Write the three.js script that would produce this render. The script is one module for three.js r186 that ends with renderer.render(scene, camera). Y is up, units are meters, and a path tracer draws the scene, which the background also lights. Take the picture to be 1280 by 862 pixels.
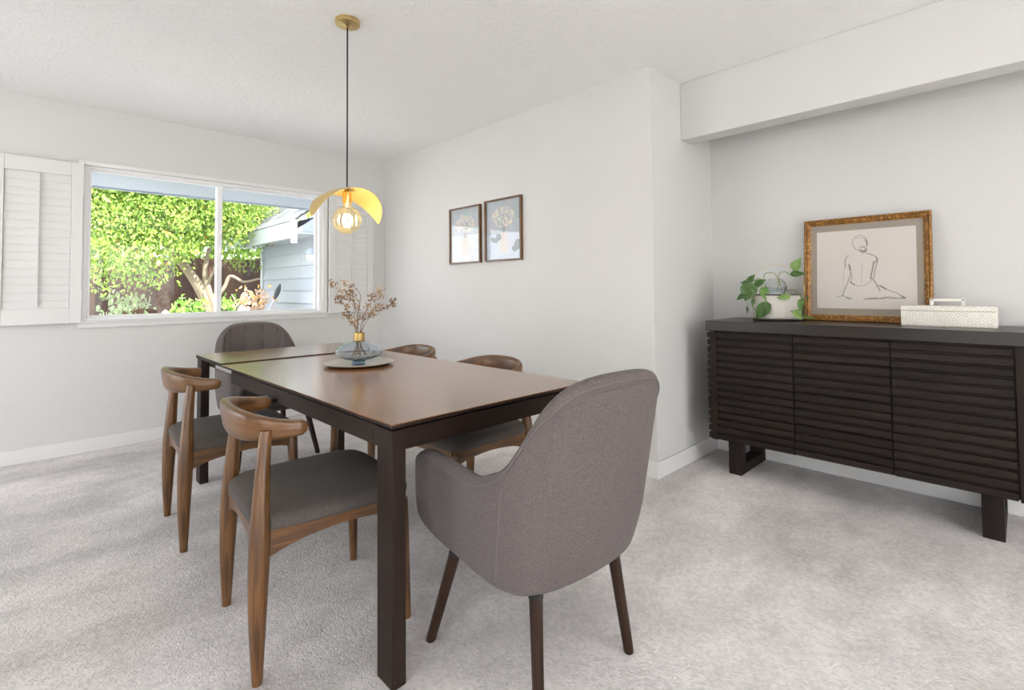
import * as THREE from 'three';
import { RoundedBoxGeometry } from 'three/addons/geometries/RoundedBoxGeometry.js';
import { mergeGeometries } from 'three/addons/utils/BufferGeometryUtils.js';

// ------------------------------------------------------------------ camera, sky, sun, exposure
const scene = new THREE.Scene();
const renderer = new THREE.WebGLRenderer({ antialias: true });
renderer.toneMapping = THREE.LinearToneMapping;
renderer.toneMappingExposure = 2.55;
const SKY = 2.4, SUN = 8, UNSEEN_LAMP = 3.6;  // last value drives the unseen uplighters behind the camera
renderer.shadowMap.enabled = true;

const W = 1280, H = 862, FOCAL = 626.03, CY = 341.66, EYE = new THREE.Vector3(0, 1.1324, 0);
const rad = (d) => d * Math.PI / 180;
const YAW = rad(44.3208), PITCH = rad(1.8849), ROLL = rad(-0.4852);
const fwd = new THREE.Vector3(Math.sin(YAW) * Math.cos(PITCH), Math.sin(PITCH), -Math.cos(YAW) * Math.cos(PITCH));
const r0 = new THREE.Vector3(Math.cos(YAW), 0, Math.sin(YAW)), u0 = new THREE.Vector3().crossVectors(r0, fwd);
const right = r0.clone().multiplyScalar(Math.cos(ROLL)).addScaledVector(u0, Math.sin(ROLL));
const up = u0.clone().multiplyScalar(Math.cos(ROLL)).addScaledVector(r0, -Math.sin(ROLL));
const camera = new THREE.PerspectiveCamera(2 * Math.atan(H / 2 / FOCAL) * 180 / Math.PI, W / H, 0.05, 200);
camera.position.copy(EYE);
camera.quaternion.setFromRotationMatrix(new THREE.Matrix4().makeBasis(right, up, fwd.clone().negate()));
camera.setViewOffset(W, H, 0, H / 2 - CY, W, H);
scene.add(camera);

const sunDir = new THREE.Vector3(0.22, 1, 0.42).normalize();
// pale, slightly hazy daylight sky, the same all the way round
{
  const w = 256, h = 128, d = new Float32Array(w * h * 4), zen = [0.66, 0.80, 1.0], hor = [1.06, 1.05, 1.02];
  for (let j = 0; j < h; j++) { const el = Math.max(0, (j + 0.5) / h * 2 - 1), t = Math.pow(el, 0.55); for (let i = 0; i < w; i++) { const k = (j * w + i) * 4; for (let c = 0; c < 3; c++) d[k + c] = hor[c] + (zen[c] - hor[c]) * t; d[k + 3] = 1; } }
  const t = new THREE.DataTexture(d, w, h, THREE.RGBAFormat, THREE.FloatType); t.mapping = THREE.EquirectangularReflectionMapping; t.magFilter = t.minFilter = THREE.LinearFilter; t.needsUpdate = true;
  scene.background = t; scene.backgroundIntensity = SKY;
}

const sun = new THREE.DirectionalLight(new THREE.Color(1, 0.965, 0.91), SUN);
sun.position.copy(sunDir).multiplyScalar(30); sun.target.position.set(0, 0, -4);
sun.castShadow = true; sun.shadow.mapSize.set(2048, 2048);
Object.assign(sun.shadow.camera, { left: -14, right: 14, top: 14, bottom: -14, near: 1, far: 60 });
scene.add(sun, sun.target);

// a pixel of the photograph gives a direction; the plane it is known to lie on gives the distance
function at(px, py, axis, c) {
  const d = fwd.clone().addScaledVector(right, (px - 640) / FOCAL).addScaledVector(up, (CY - py) / FOCAL);
  return EYE.clone().addScaledVector(d, (c - EYE[axis]) / d[axis]);
}

// ------------------------------------------------------------------ helpers
function rng(seed) { let a = seed >>> 0; return () => { a = (a + 0x6D2B79F5) | 0; let t = Math.imul(a ^ (a >>> 15), 1 | a); t = (t + Math.imul(t ^ (t >>> 7), 61 | t)) ^ t; return ((t ^ (t >>> 14)) >>> 0) / 4294967296; }; }
const R = rng(7);
const V = (x, y, z) => new THREE.Vector3(x, y, z);
const taken = new Set();
function numbered(name) { if (!taken.has(name)) { taken.add(name); return name; } let k = 1, n; do { n = name + '_' + String(k++).padStart(3, '0'); } while (taken.has(n)); taken.add(n); return n; }
function mesh(name, geo, mat, parent) {
  const m = new THREE.Mesh(Array.isArray(geo) ? mergeGeometries(geo.map(plain)) : geo, mat);
  m.name = parent ? name : numbered(name);
  (parent || scene).add(m);
  return m;
}
function plain(g) { g = g.index ? g.toNonIndexed() : g; for (const k of Object.keys(g.attributes)) if (!['position', 'normal', 'uv'].includes(k)) g.deleteAttribute(k); g.morphAttributes = {}; return g; }
function thing(name, label, category, pos = [0, 0, 0], turn = 0, group) {
  const o = new THREE.Group(); o.name = numbered(name); scene.add(o);
  o.position.set(...pos); o.rotation.y = turn; o.userData = { label, category };
  if (group) o.userData.group = group;
  return o;
}
function tag(o, label, category, group) { o.userData.label = label; o.userData.category = category; if (group) o.userData.group = group; return o; }
function struct(name, geo, mat, label) { const m = mesh(name, geo, mat); m.userData.kind = 'structure'; if (label) m.userData.label = label; return m; }
function copyThing(src, pos, turn, label) { const c = src.clone(); c.name = numbered(src.name.replace(/_\d{3}$/, '')); c.userData = { ...src.userData }; scene.add(c); c.position.set(...pos); c.rotation.y = turn; if (label) c.userData.label = label; return c; }
// uv in metres by the dominant axis of each triangle; grain: which axis the texture's u runs along
function boxUV(g, grain = 'auto') {
  g = g.index ? g.toNonIndexed() : g;
  const p = g.attributes.position, uv = new Float32Array(p.count * 2), a = V(), b = V(), c = V(), n = V();
  for (let i = 0; i < p.count; i += 3) {
    a.fromBufferAttribute(p, i); b.fromBufferAttribute(p, i + 1); c.fromBufferAttribute(p, i + 2);
    n.crossVectors(b.clone().sub(a), c.clone().sub(a));
    const ax = Math.abs(n.x), ay = Math.abs(n.y), az = Math.abs(n.z);
    const drop = ax >= ay && ax >= az ? 'x' : ay >= az ? 'y' : 'z';
    let ks = ['x', 'y', 'z'].filter((k) => k !== drop);
    if (drop === 'x') ks = ['z', 'y'];
    if (grain !== 'auto' && ks[1] === grain) ks.reverse();
    [a, b, c].forEach((v, j) => { uv[(i + j) * 2] = v[ks[0]]; uv[(i + j) * 2 + 1] = v[ks[1]]; });
  }
  g.setAttribute('uv', new THREE.BufferAttribute(uv, 2));
  return g;
}
function box(x0, x1, y0, y1, z0, z1, grain) { const g = new THREE.BoxGeometry(x1 - x0, y1 - y0, z1 - z0); g.translate((x0 + x1) / 2, (y0 + y1) / 2, (z0 + z1) / 2); return boxUV(g, grain); }
function rbox(x0, x1, y0, y1, z0, z1, r = 0.004, grain, seg = 2) { const g = new RoundedBoxGeometry(x1 - x0, y1 - y0, z1 - z0, seg, Math.min(r, (x1 - x0) / 2.01, (y1 - y0) / 2.01, (z1 - z0) / 2.01)); g.translate((x0 + x1) / 2, (y0 + y1) / 2, (z0 + z1) / 2); return boxUV(g, grain); }
function tube(pts, r, seg = 24, rs = 8, taper) {
  const c = new THREE.CatmullRomCurve3(pts), g = new THREE.TubeGeometry(c, seg, r, rs, false);
  if (taper) { const p = g.attributes.position; for (let i = 0; i <= seg; i++) { const o = c.getPointAt(i / seg), k = taper(i / seg); for (let j = 0; j <= rs; j++) { const q = i * (rs + 1) + j; p.setXYZ(q, o.x + (p.getX(q) - o.x) * k, o.y + (p.getY(q) - o.y) * k, o.z + (p.getZ(q) - o.z) * k); } } g.computeVertexNormals(); }
  return g;
}
// tapered round bar from a to b with radii along it: [[t, r], ...]
function bar(a, b, radii, seg = 20, squash = 1) {
  const g = new THREE.LatheGeometry([new THREE.Vector2(0.0001, 0), ...radii.map(([t, r]) => new THREE.Vector2(r, t)), new THREE.Vector2(0.0001, 1)], seg);
  const d = b.clone().sub(a), L = d.length();
  g.scale(squash, L, 1);
  g.applyQuaternion(new THREE.Quaternion().setFromUnitVectors(V(0, 1, 0), d.normalize()));
  g.translate(a.x, a.y, a.z); g.computeVertexNormals();
  return boxUV(g, 'y');
}
// grid surface from f(u, v) -> Vector3
function grid(nu, nv, f, closedU = false) {
  const pos = [], uv = [], idx = [];
  for (let i = 0; i <= nu; i++) for (let j = 0; j <= nv; j++) { const p = f(i / nu, j / nv); pos.push(p.x, p.y, p.z); uv.push(p.u ?? i / nu, p.v ?? j / nv); }
  for (let i = 0; i < nu; i++) for (let j = 0; j < nv; j++) { const a = i * (nv + 1) + j, b = a + nv + 1; idx.push(a, b, a + 1, b, b + 1, a + 1); }
  const g = new THREE.BufferGeometry();
  g.setAttribute('position', new THREE.Float32BufferAttribute(pos, 3)); g.setAttribute('uv', new THREE.Float32BufferAttribute(uv, 2)); g.setIndex(idx); g.computeVertexNormals();
  if (closedU) { const n = g.attributes.normal; for (let j = 0; j <= nv; j++) { const b = nu * (nv + 1) + j, s = V(n.getX(j) + n.getX(b), n.getY(j) + n.getY(b), n.getZ(j) + n.getZ(b)).normalize(); n.setXYZ(j, s.x, s.y, s.z); n.setXYZ(b, s.x, s.y, s.z); } }
  return g;
}

// ------------------------------------------------------------------ computed textures
function lattice(seed, n) { const r = rng(seed), a = new Float32Array(n * n); for (let i = 0; i < a.length; i++) a[i] = r(); return a; }
function vnoise(L, nx, ny, x, y, n) { // periodic value noise: nx, ny cells over 0..1
  const fx = x * nx, fy = y * ny, ix = Math.floor(fx), iy = Math.floor(fy), tx = fx - ix, ty = fy - iy;
  const sx = tx * tx * (3 - 2 * tx), sy = ty * ty * (3 - 2 * ty), g = (i, j) => L[(((j % ny) + ny) % ny % n) * n + (((i % nx) + nx) % nx % n)];
  return (g(ix, iy) * (1 - sx) + g(ix + 1, iy) * sx) * (1 - sy) + (g(ix, iy + 1) * (1 - sx) + g(ix + 1, iy + 1) * sx) * sy;
}
const LA = lattice(11, 256), LB = lattice(23, 256), LC = lattice(37, 256);
function fbm(L, nx, ny, x, y, oct) { let s = 0, a = 0.5, t = 0; for (let o = 0; o < oct; o++) { s += a * vnoise(L, nx, ny, x, y, 256); t += a; a *= 0.55; nx *= 2; ny *= 2; if (nx > 256 || ny > 256) break; } return s / t; }
function tex(w, h, f, size, srgb = true, seedless) {
  const d = new Uint8Array(w * h * 4);
  for (let j = 0; j < h; j++) for (let i = 0; i < w; i++) { const c = f(i / w, j / h, i, j), k = (j * w + i) * 4; d[k] = c[0]; d[k + 1] = c[1]; d[k + 2] = c[2]; d[k + 3] = 255; }
  const t = new THREE.DataTexture(d, w, h); t.magFilter = THREE.LinearFilter; t.minFilter = THREE.LinearMipmapLinearFilter; t.generateMipmaps = true; t.wrapS = t.wrapT = THREE.RepeatWrapping;
  if (srgb) t.colorSpace = THREE.SRGBColorSpace;
  if (size) t.repeat.set(1 / size[0], 1 / size[1]);
  t.needsUpdate = true; return t;
}
const clamp = (v) => Math.max(0, Math.min(255, v));
const mixc = (a, b, t) => [a[0] + (b[0] - a[0]) * t, a[1] + (b[1] - a[1]) * t, a[2] + (b[2] - a[2]) * t];
function woodTex(a, b, c, size, ringy = 1) { // u along the grain
  return tex(512, 512, (x, y) => {
    const w = fbm(LA, 2, 8, x, y, 4), fib = fbm(LB, 4, 128, x, y, 2), fine = fbm(LC, 16, 256, x, y, 1);
    const rings = 0.5 + 0.5 * Math.sin((y * 6 + w * 2.2 * ringy) * Math.PI * 2);
    const t = 0.45 * rings + 0.35 * w + 0.2 * fib;
    let q = t < 0.5 ? mixc(a, b, t * 2) : mixc(b, c, t * 2 - 1);
    const k = 0.88 + 0.16 * fib + 0.10 * fine;
    return q.map((v) => clamp(v * k));
  }, size);
}
function fabricTex(a, b, size, n = 512) {
  return tex(n, n, (x, y, i, j) => {
    const weave = ((i >> 1) + (j >> 1)) % 2, th = (i >> 1) * 73 % 97, r1 = LA[((j >> 1) * 31 % 256) * 256 + (i >> 1) % 256], r2 = LB[((j >> 1) % 256) * 256 + ((i >> 2) * 7 % 256)];
    const slub = 0.5 * r1 + 0.5 * r2;
    const t = 0.30 * weave + 0.62 * slub + 0.02 * (th / 97);
    return mixc(a, b, t).map(clamp);
  }, size);
}
const wallBump = tex(512, 512, (x, y) => { const v = fbm(LA, 48, 48, x, y, 3), w = fbm(LB, 16, 16, x, y, 2); const k = clamp(255 * (0.7 * v + 0.3 * w)); return [k, k, k]; }, [1.1, 1.1], false);
const ceilBump = tex(512, 512, (x, y) => { const v = fbm(LC, 40, 40, x, y, 3), w = fbm(LA, 90, 90, x, y, 1); const s = v > 0.5 ? Math.min(1, (v - 0.5) * 7) : 0; const k = clamp(255 * (0.7 * s + 0.3 * w)); return [k, k, k]; }, [0.8, 0.8], false);
const carpetTex = tex(1024, 1024, (x, y) => {
  const big = fbm(LA, 5, 5, x, y, 4), streak = fbm(LB, 4, 12, x, y, 4), mid = fbm(LC, 24, 24, x, y, 3), fine = fbm(LB, 256, 256, x, y, 1), f2 = LC[(Math.floor(y * 1024) % 256) * 256 + Math.floor(x * 1024) % 256];
  const lay = Math.max(0, Math.min(1, (0.5 * big + 0.5 * streak - 0.36) * 4));
  const k = 0.86 + 0.14 * lay + 0.08 * (mid - 0.5) + 0.09 * (fine - 0.5) + 0.07 * (f2 - 0.5);
  return [clamp(236 * k), clamp(230 * k), clamp(228 * k)];
}, [2.9, 2.9]);
const carpetBump = tex(512, 512, (x, y, i, j) => { const a = fbm(LA, 128, 128, x, y, 2), b = LB[(j % 256) * 256 + i % 256], c = fbm(LC, 12, 12, x, y, 3); const k = clamp(255 * (0.55 * a + 0.33 * b + 0.12 * c)); return [k, k, k]; }, [0.75, 0.75], false);
const walnutTex = woodTex([58, 35, 17], [100, 66, 33], [131, 90, 47], [0.5, 0.16]);
const espressoTex = woodTex([24, 17, 13], [33, 24, 19], [42, 31, 24], [0.7, 0.12]);
const tableTex = tex(1024, 1024, (x, y) => {
  const w = fbm(LA, 3, 16, x, y, 4), fib = fbm(LB, 6, 200, x, y, 2), cloud = fbm(LC, 6, 4, x, y, 4);
  const t = 0.4 * w + 0.25 * fib + 0.35 * cloud;
  return mixc([108, 70, 40], [150, 103, 64], Math.max(0, Math.min(1, (t - 0.5) * 2.2 + 0.5))).map(clamp);
}, [1.4, 0.9]);
const fabricBump = tex(512, 512, (x, y, i, j) => { const wv = ((i >> 1) + (j >> 1)) % 2, r1 = LA[((j >> 1) % 256) * 256 + (i >> 1) % 256]; const k = clamp(110 + 90 * wv + 55 * r1); return [k, k, k]; }, [0.36, 0.36], false);
const greyFabric = fabricTex([78, 71, 70], [124, 114, 112], [0.42, 0.42]);
const seatFabric = fabricTex([63, 57, 54], [97, 90, 85], [0.42, 0.42]);

// ------------------------------------------------------------------ materials
const std = (o) => new THREE.MeshStandardMaterial(o), phys = (o) => new THREE.MeshPhysicalMaterial(o);
const lin = (r, g, b) => new THREE.Color().setRGB(r, g, b);
const M = {
  wall: std({ color: lin(0.65, 0.64, 0.625), roughness: 0.75, bumpMap: wallBump, bumpScale: 0.0012 }),
  ceiling: std({ color: lin(0.89, 0.885, 0.875), roughness: 0.85, bumpMap: ceilBump, bumpScale: 0.0013 }),
  trim: std({ color: lin(0.75, 0.74, 0.725), roughness: 0.42 }),
  shutter: std({ color: lin(0.69, 0.68, 0.665), roughness: 0.4 }),
  vinyl: std({ color: lin(0.84, 0.84, 0.84), roughness: 0.35 }),
  carpet: std({ map: carpetTex, roughness: 1.0, bumpMap: carpetBump, bumpScale: 0.005 }),
  pane: phys({ color: 0xffffff, roughness: 0.0, transmission: 1, thickness: 0, ior: 1.25 }),
  printGlass: phys({ color: 0xffffff, roughness: 0.0, transmission: 1, thickness: 0, ior: 1.33 }),
  walnut: phys({ map: walnutTex, roughness: 0.36, clearcoat: 0.25, clearcoatRoughness: 0.3 }),
  espresso: phys({ map: espressoTex, roughness: 0.55, specularIntensity: 0.45 }),
  espressoTop: phys({ map: espressoTex, roughness: 0.32, specularIntensity: 0.8 }),
  tabletop: phys({ map: tableTex, roughness: 0.2, ior: 1.5, clearcoat: 0.5, clearcoatRoughness: 0.18 }),
  tableFrame: phys({ map: woodTex([30, 21, 17], [39, 28, 22], [47, 34, 27], [0.9, 0.1]), roughness: 0.5, specularIntensity: 0.4 }),
  darkLeg: phys({ color: lin(0.032, 0.014, 0.008), roughness: 0.45, specularIntensity: 0.5 }),
  greyFabric: phys({ map: greyFabric, roughness: 0.95, bumpMap: fabricBump, bumpScale: 0.0008, sheen: 0.3, sheenRoughness: 0.6, sheenColor: lin(0.5, 0.48, 0.48) }),
  stitch: std({ color: lin(0.045, 0.038, 0.036), roughness: 1 }),
  piping: std({ color: lin(0.16, 0.135, 0.13), roughness: 0.95 }),
  seatFabric: phys({ map: seatFabric, roughness: 0.9, bumpMap: fabricBump, bumpScale: 0.0008, sheen: 0.3, sheenRoughness: 0.5, sheenColor: lin(0.4, 0.4, 0.4) }),
  blackMetal: std({ color: lin(0.02, 0.02, 0.02), roughness: 0.4, metalness: 0.6 }),
  steel: std({ color: lin(0.55, 0.55, 0.55), roughness: 0.3, metalness: 1 }),
  brass: std({ color: lin(0.68, 0.50, 0.22), roughness: 0.28, metalness: 1 }),
  black: std({ color: lin(0.012, 0.012, 0.012), roughness: 0.6 }),
};

// ================================================================== THE ROOM
const XW = 2.724, ZW = -4.728, ZR = -1.565, XN = 3.54, CEIL = 2.492, XL = -1.9, ZF = 3.9;
const WX0 = 0.305, WX1 = 2.055, WY0 = 0.935, WY1 = 2.062; // dining window opening
struct('floor', box(XL - 0.12, XN + 0.12, -0.12, 0, ZW - 0.14, ZF + 0.12), M.carpet, 'pale grey beige wall to wall carpet with soft tread marks');
struct('ceiling', box(XL - 0.12, XN + 0.12, CEIL, CEIL + 0.14, ZW - 0.14, ZF + 0.12), M.ceiling, 'off white textured ceiling');
struct('wall_back', [box(XL - 0.12, WX0, 0, CEIL, ZW - 0.14, ZW), box(WX1, XW + 0.12, 0, CEIL, ZW - 0.14, ZW), box(WX0, WX1, 0, WY0, ZW - 0.14, ZW), box(WX0, WX1, WY1, CEIL, ZW - 0.14, ZW)], M.wall, 'off white wall around the garden window');
struct('wall_right', box(XW, XW + 0.12, 0, CEIL, ZW, ZR), M.wall, 'off white wall with the two framed prints');
struct('wall_return', box(XW + 0.12, XN + 0.12, 0, CEIL, ZR - 0.12, ZR), M.wall, 'short off white return wall beside the sideboard niche');
struct('wall_niche', box(XN, XN + 0.12, 0, CEIL, ZR, ZF + 0.12), M.wall, 'off white niche wall behind the sideboard');
struct('wall_header', rbox(3.104, 3.245, 2.112, CEIL, ZR, ZF, 0.006), M.wall, 'dropped header beam across the sideboard niche');
// unseen side of the room; door and windows placed for the light they admit
const DX0 = -1.3, DX1 = 2.5, DY1 = 2.2;
struct('wall_front', [box(XL - 0.12, DX0, 0, CEIL, ZF, ZF + 0.14), box(DX1, XN, 0, CEIL, ZF, ZF + 0.14), box(DX0, DX1, DY1, CEIL, ZF, ZF + 0.14)], M.wall, 'off white wall around the unseen sliding glass door');
const LEFT = [[-4.62, -2.45], [-0.6, 0.7]], LY0 = 0.08, LY1 = 2.32;  // unseen side windows, spans chosen for the light they let in
{ const g = [box(XL - 0.12, XL, 0, LY0, ZW, ZF), box(XL - 0.12, XL, LY1, CEIL, ZW, ZF)]; let z = ZW; for (const [a, b] of LEFT) { g.push(box(XL - 0.12, XL, LY0, LY1, z, a)); z = b; } g.push(box(XL - 0.12, XL, LY0, LY1, z, ZF)); struct('wall_left', g, M.wall, 'off white wall around the two unseen side windows'); }
// baseboards
const bb = (name, x0, x1, z0, z1, label) => struct(name, rbox(x0, x1, 0, 0.1, z0, z1, 0.005), M.trim, label);
bb('baseboard_back', XL, XW, ZW, ZW + 0.014, 'white baseboard under the garden window');
bb('baseboard_right', XW - 0.014, XW, ZW + 0.014, ZR + 0.014, 'white baseboard under the framed prints');
bb('baseboard_return', XW, XN, ZR, ZR + 0.014, 'white baseboard on the short return wall');
bb('baseboard_niche', XN - 0.014, XN, ZR + 0.014, ZF, 'white baseboard behind the sideboard');
bb('baseboard_left', XL, XL + 0.014, ZW + 0.014, ZF, 'white baseboard under the unseen side windows');

// dining window: vinyl slider with two sashes
{
  const w = new THREE.Group(); w.name = numbered('window_1'); w.userData = { kind: 'structure', label: 'white vinyl sliding window onto the garden' }; scene.add(w);
  const z0 = ZW - 0.085, z1 = ZW - 0.005;
  mesh('window_frame', rbox(WX0, WX0 + 0.026, WY0, WY1, z0, z1, 0.003), M.vinyl, w);
  mesh('window_frame', rbox(WX1 - 0.026, WX1, WY0, WY1, z0, z1, 0.003), M.vinyl, w);
  mesh('window_frame', rbox(WX0 + 0.026, WX1 - 0.026, WY1 - 0.022, WY1, z0, z1, 0.003), M.vinyl, w);
  mesh('window_frame', rbox(WX0 + 0.026, WX1 - 0.026, WY0, WY0 + 0.022, z0, z1, 0.003), M.vinyl, w);
  const sash = (x0, x1, za, zb, st) => {
    const g = new THREE.Group(); g.name = 'sash'; w.add(g);
    const y0 = WY0 + 0.022, y1 = WY1 - 0.022;
    mesh('stile', rbox(x0, x0 + st[0], y0, y1, za, zb, 0.003), M.vinyl, g); mesh('stile', rbox(x1 - st[1], x1, y0, y1, za, zb, 0.003), M.vinyl, g);
    mesh('rail', rbox(x0 + st[0], x1 - st[1], y1 - 0.016, y1, za, zb, 0.003), M.vinyl, g); mesh('rail', rbox(x0 + st[0], x1 - st[1], y0, y0 + 0.016, za, zb, 0.003), M.vinyl, g);
    mesh('pane', box(x0 + st[0] - 0.004, x1 - st[1] + 0.004, y0 + 0.01, y1 - 0.01, (za + zb) / 2 - 0.002, (za + zb) / 2 + 0.002), M.pane, g);
    return g;
  };
  const xm = 1.181;
  const s1 = sash(WX0 + 0.026, xm + 0.02, ZW - 0.04, ZW - 0.014, [0.016, 0.04]);
  sash(xm - 0.02, WX1 - 0.026, ZW - 0.075, ZW - 0.046, [0.04, 0.02]);
  mesh('latch', [rbox(xm - 0.004, xm + 0.014, 1.46, 1.53, ZW - 0.014, ZW - 0.004, 0.003), rbox(xm - 0.001, xm + 0.011, 1.49, 1.505, ZW - 0.005, ZW + 0.008, 0.002)], M.vinyl, s1);
  // sash clips on the head
  mesh('clip', rbox(0.78, 0.83, WY1 - 0.034, WY1 - 0.022, ZW - 0.03, ZW - 0.012, 0.002), M.vinyl, w);
  mesh('clip', rbox(1.68, 1.73, WY1 - 0.034, WY1 - 0.022, ZW - 0.03, ZW - 0.012, 0.002), M.vinyl, w);
}
struct('trim_1', [rbox(WX0 - 0.038, WX0, WY0, WY1 + 0.03, ZW, ZW + 0.018, 0.003), rbox(WX1, WX1 + 0.05, WY0, WY1 + 0.03, ZW, ZW + 0.018, 0.003), rbox(WX0, WX1, WY1, WY1 + 0.03, ZW, ZW + 0.018, 0.003)], M.trim, 'white casing around the garden window');
struct('trim_2', [rbox(WX0 - 0.04, WX1 + 0.065, WY0 - 0.014, WY0, ZW, ZW + 0.045, 0.004), rbox(WX0 - 0.025, WX1 + 0.05, WY0 - 0.05, WY0 - 0.014, ZW, ZW + 0.022, 0.004)], M.trim, 'white window sill with apron below');
// unseen openings out of view, sized to let daylight into the room
{
  const d = new THREE.Group(); d.name = numbered('door_1'); d.userData = { kind: 'structure', label: 'unseen wide white sliding glass door placed to light the room' }; scene.add(d);
  const n = 3, w = (DX1 - DX0) / n;
  for (let i = 0; i < n; i++) {
    const x0 = DX0 + i * w, x1 = x0 + w, z = ZF + 0.05 + (i % 2) * 0.03;
    mesh('door_frame', [rbox(x0, x0 + 0.05, 0.02, DY1, z, z + 0.03), rbox(x1 - 0.05, x1, 0.02, DY1, z, z + 0.03), rbox(x0 + 0.05, x1 - 0.05, DY1 - 0.05, DY1, z, z + 0.03), rbox(x0 + 0.05, x1 - 0.05, 0.02, 0.09, z, z + 0.03)], M.vinyl, d);
    mesh('pane', box(x0 + 0.05, x1 - 0.05, 0.09, DY1 - 0.05, z + 0.013, z + 0.017), M.pane, d);
  }
  mesh('threshold', box(DX0, DX1, 0, 0.02, ZF, ZF + 0.14), M.vinyl, d);
  LEFT.forEach(([a, b], k) => {
    const l = new THREE.Group(); l.name = numbered('window_' + (k + 2)); l.userData = { kind: 'structure', label: k ? 'unseen tall white side window placed to light the living area' : 'unseen tall white side window placed to light the dining area' }; scene.add(l);
    const m = 2, h = (b - a) / m;
    for (let i = 0; i < m; i++) {
      const z0 = a + i * h, z1 = z0 + h, x = XL - 0.08;
      mesh('window_frame', [rbox(x, x + 0.04, LY0, LY1, z0, z0 + 0.045), rbox(x, x + 0.04, LY0, LY1, z1 - 0.045, z1), rbox(x, x + 0.04, LY1 - 0.045, LY1, z0 + 0.045, z1 - 0.045), rbox(x, x + 0.04, LY0, LY0 + 0.045, z0 + 0.045, z1 - 0.045)], M.vinyl, l);
      mesh('pane', box(x + 0.018, x + 0.022, LY0 + 0.045, LY1 - 0.045, z0 + 0.045, z1 - 0.045), M.pane, l);
    }
  });
}

// ------------------------------------------------------------------ plantation shutters folded back beside the window
function shutter(x0, x1, label) {
  const y0 = 0.925, y1 = 2.062, z = ZW + 0.022, t = 0.028, st = 0.064, cx = (x0 + x1) / 2;
  const s = thing('window_shutter', label, 'shutter', [cx, y0, z], 0);
  const X0 = x0 - cx, X1 = x1 - cx, HH = y1 - y0, top = 0.098, bot = 0.105;
  mesh('stile', rbox(X0, X0 + st, 0, HH, 0, t, 0.003), M.shutter, s); mesh('stile', rbox(X1 - st, X1, 0, HH, 0, t, 0.003), M.shutter, s);
  mesh('top_rail', rbox(X0 + st, X1 - st, HH - top, HH, 0.001, t - 0.001, 0.002), M.shutter, s);
  mesh('bottom_rail', rbox(X0 + st, X1 - st, 0, bot, 0.001, t - 0.001, 0.002), M.shutter, s);
  const n = 17, pitch = (HH - top - bot) / n;
  const prof = new THREE.Shape(); prof.absellipse(0, 0, 0.0045, pitch * 0.56, 0, Math.PI * 2);
  const lg = new THREE.ExtrudeGeometry(prof, { depth: X1 - X0 - 2 * st - 0.004, bevelEnabled: false, curveSegments: 6 });
  lg.rotateY(Math.PI / 2); lg.rotateX(rad(-4)); lg.translate(X0 + st + 0.002, 0, 0);
  for (let i = 0; i < n; i++) { const m = mesh('louver', lg, M.shutter, s); m.position.set(0, bot + pitch * (i + 0.5), 0.012); }
  mesh('tilt_rod', rbox(-0.006, 0.006, bot + 0.015, HH - top - 0.01, 0.020, 0.034, 0.003), M.shutter, s);
  for (const yy of [0.16, HH - 0.16]) mesh('hinge', rbox((Math.abs(x0 - WX1) < Math.abs(x1 - WX0) ? X0 - 0.006 : X1 - 0.006), (Math.abs(x0 - WX1) < Math.abs(x1 - WX0) ? X0 + 0.006 : X1 + 0.006), yy, yy + 0.07, t * 0.4, t + 0.004, 0.002), M.shutter, s);
  return s;
}
shutter(-0.165, 0.298, 'white louvered shutter folded open on the window wall, away from the picture wall corner');
shutter(2.112, 2.575, 'white louvered shutter folded open between the window and the picture wall corner');

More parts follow.
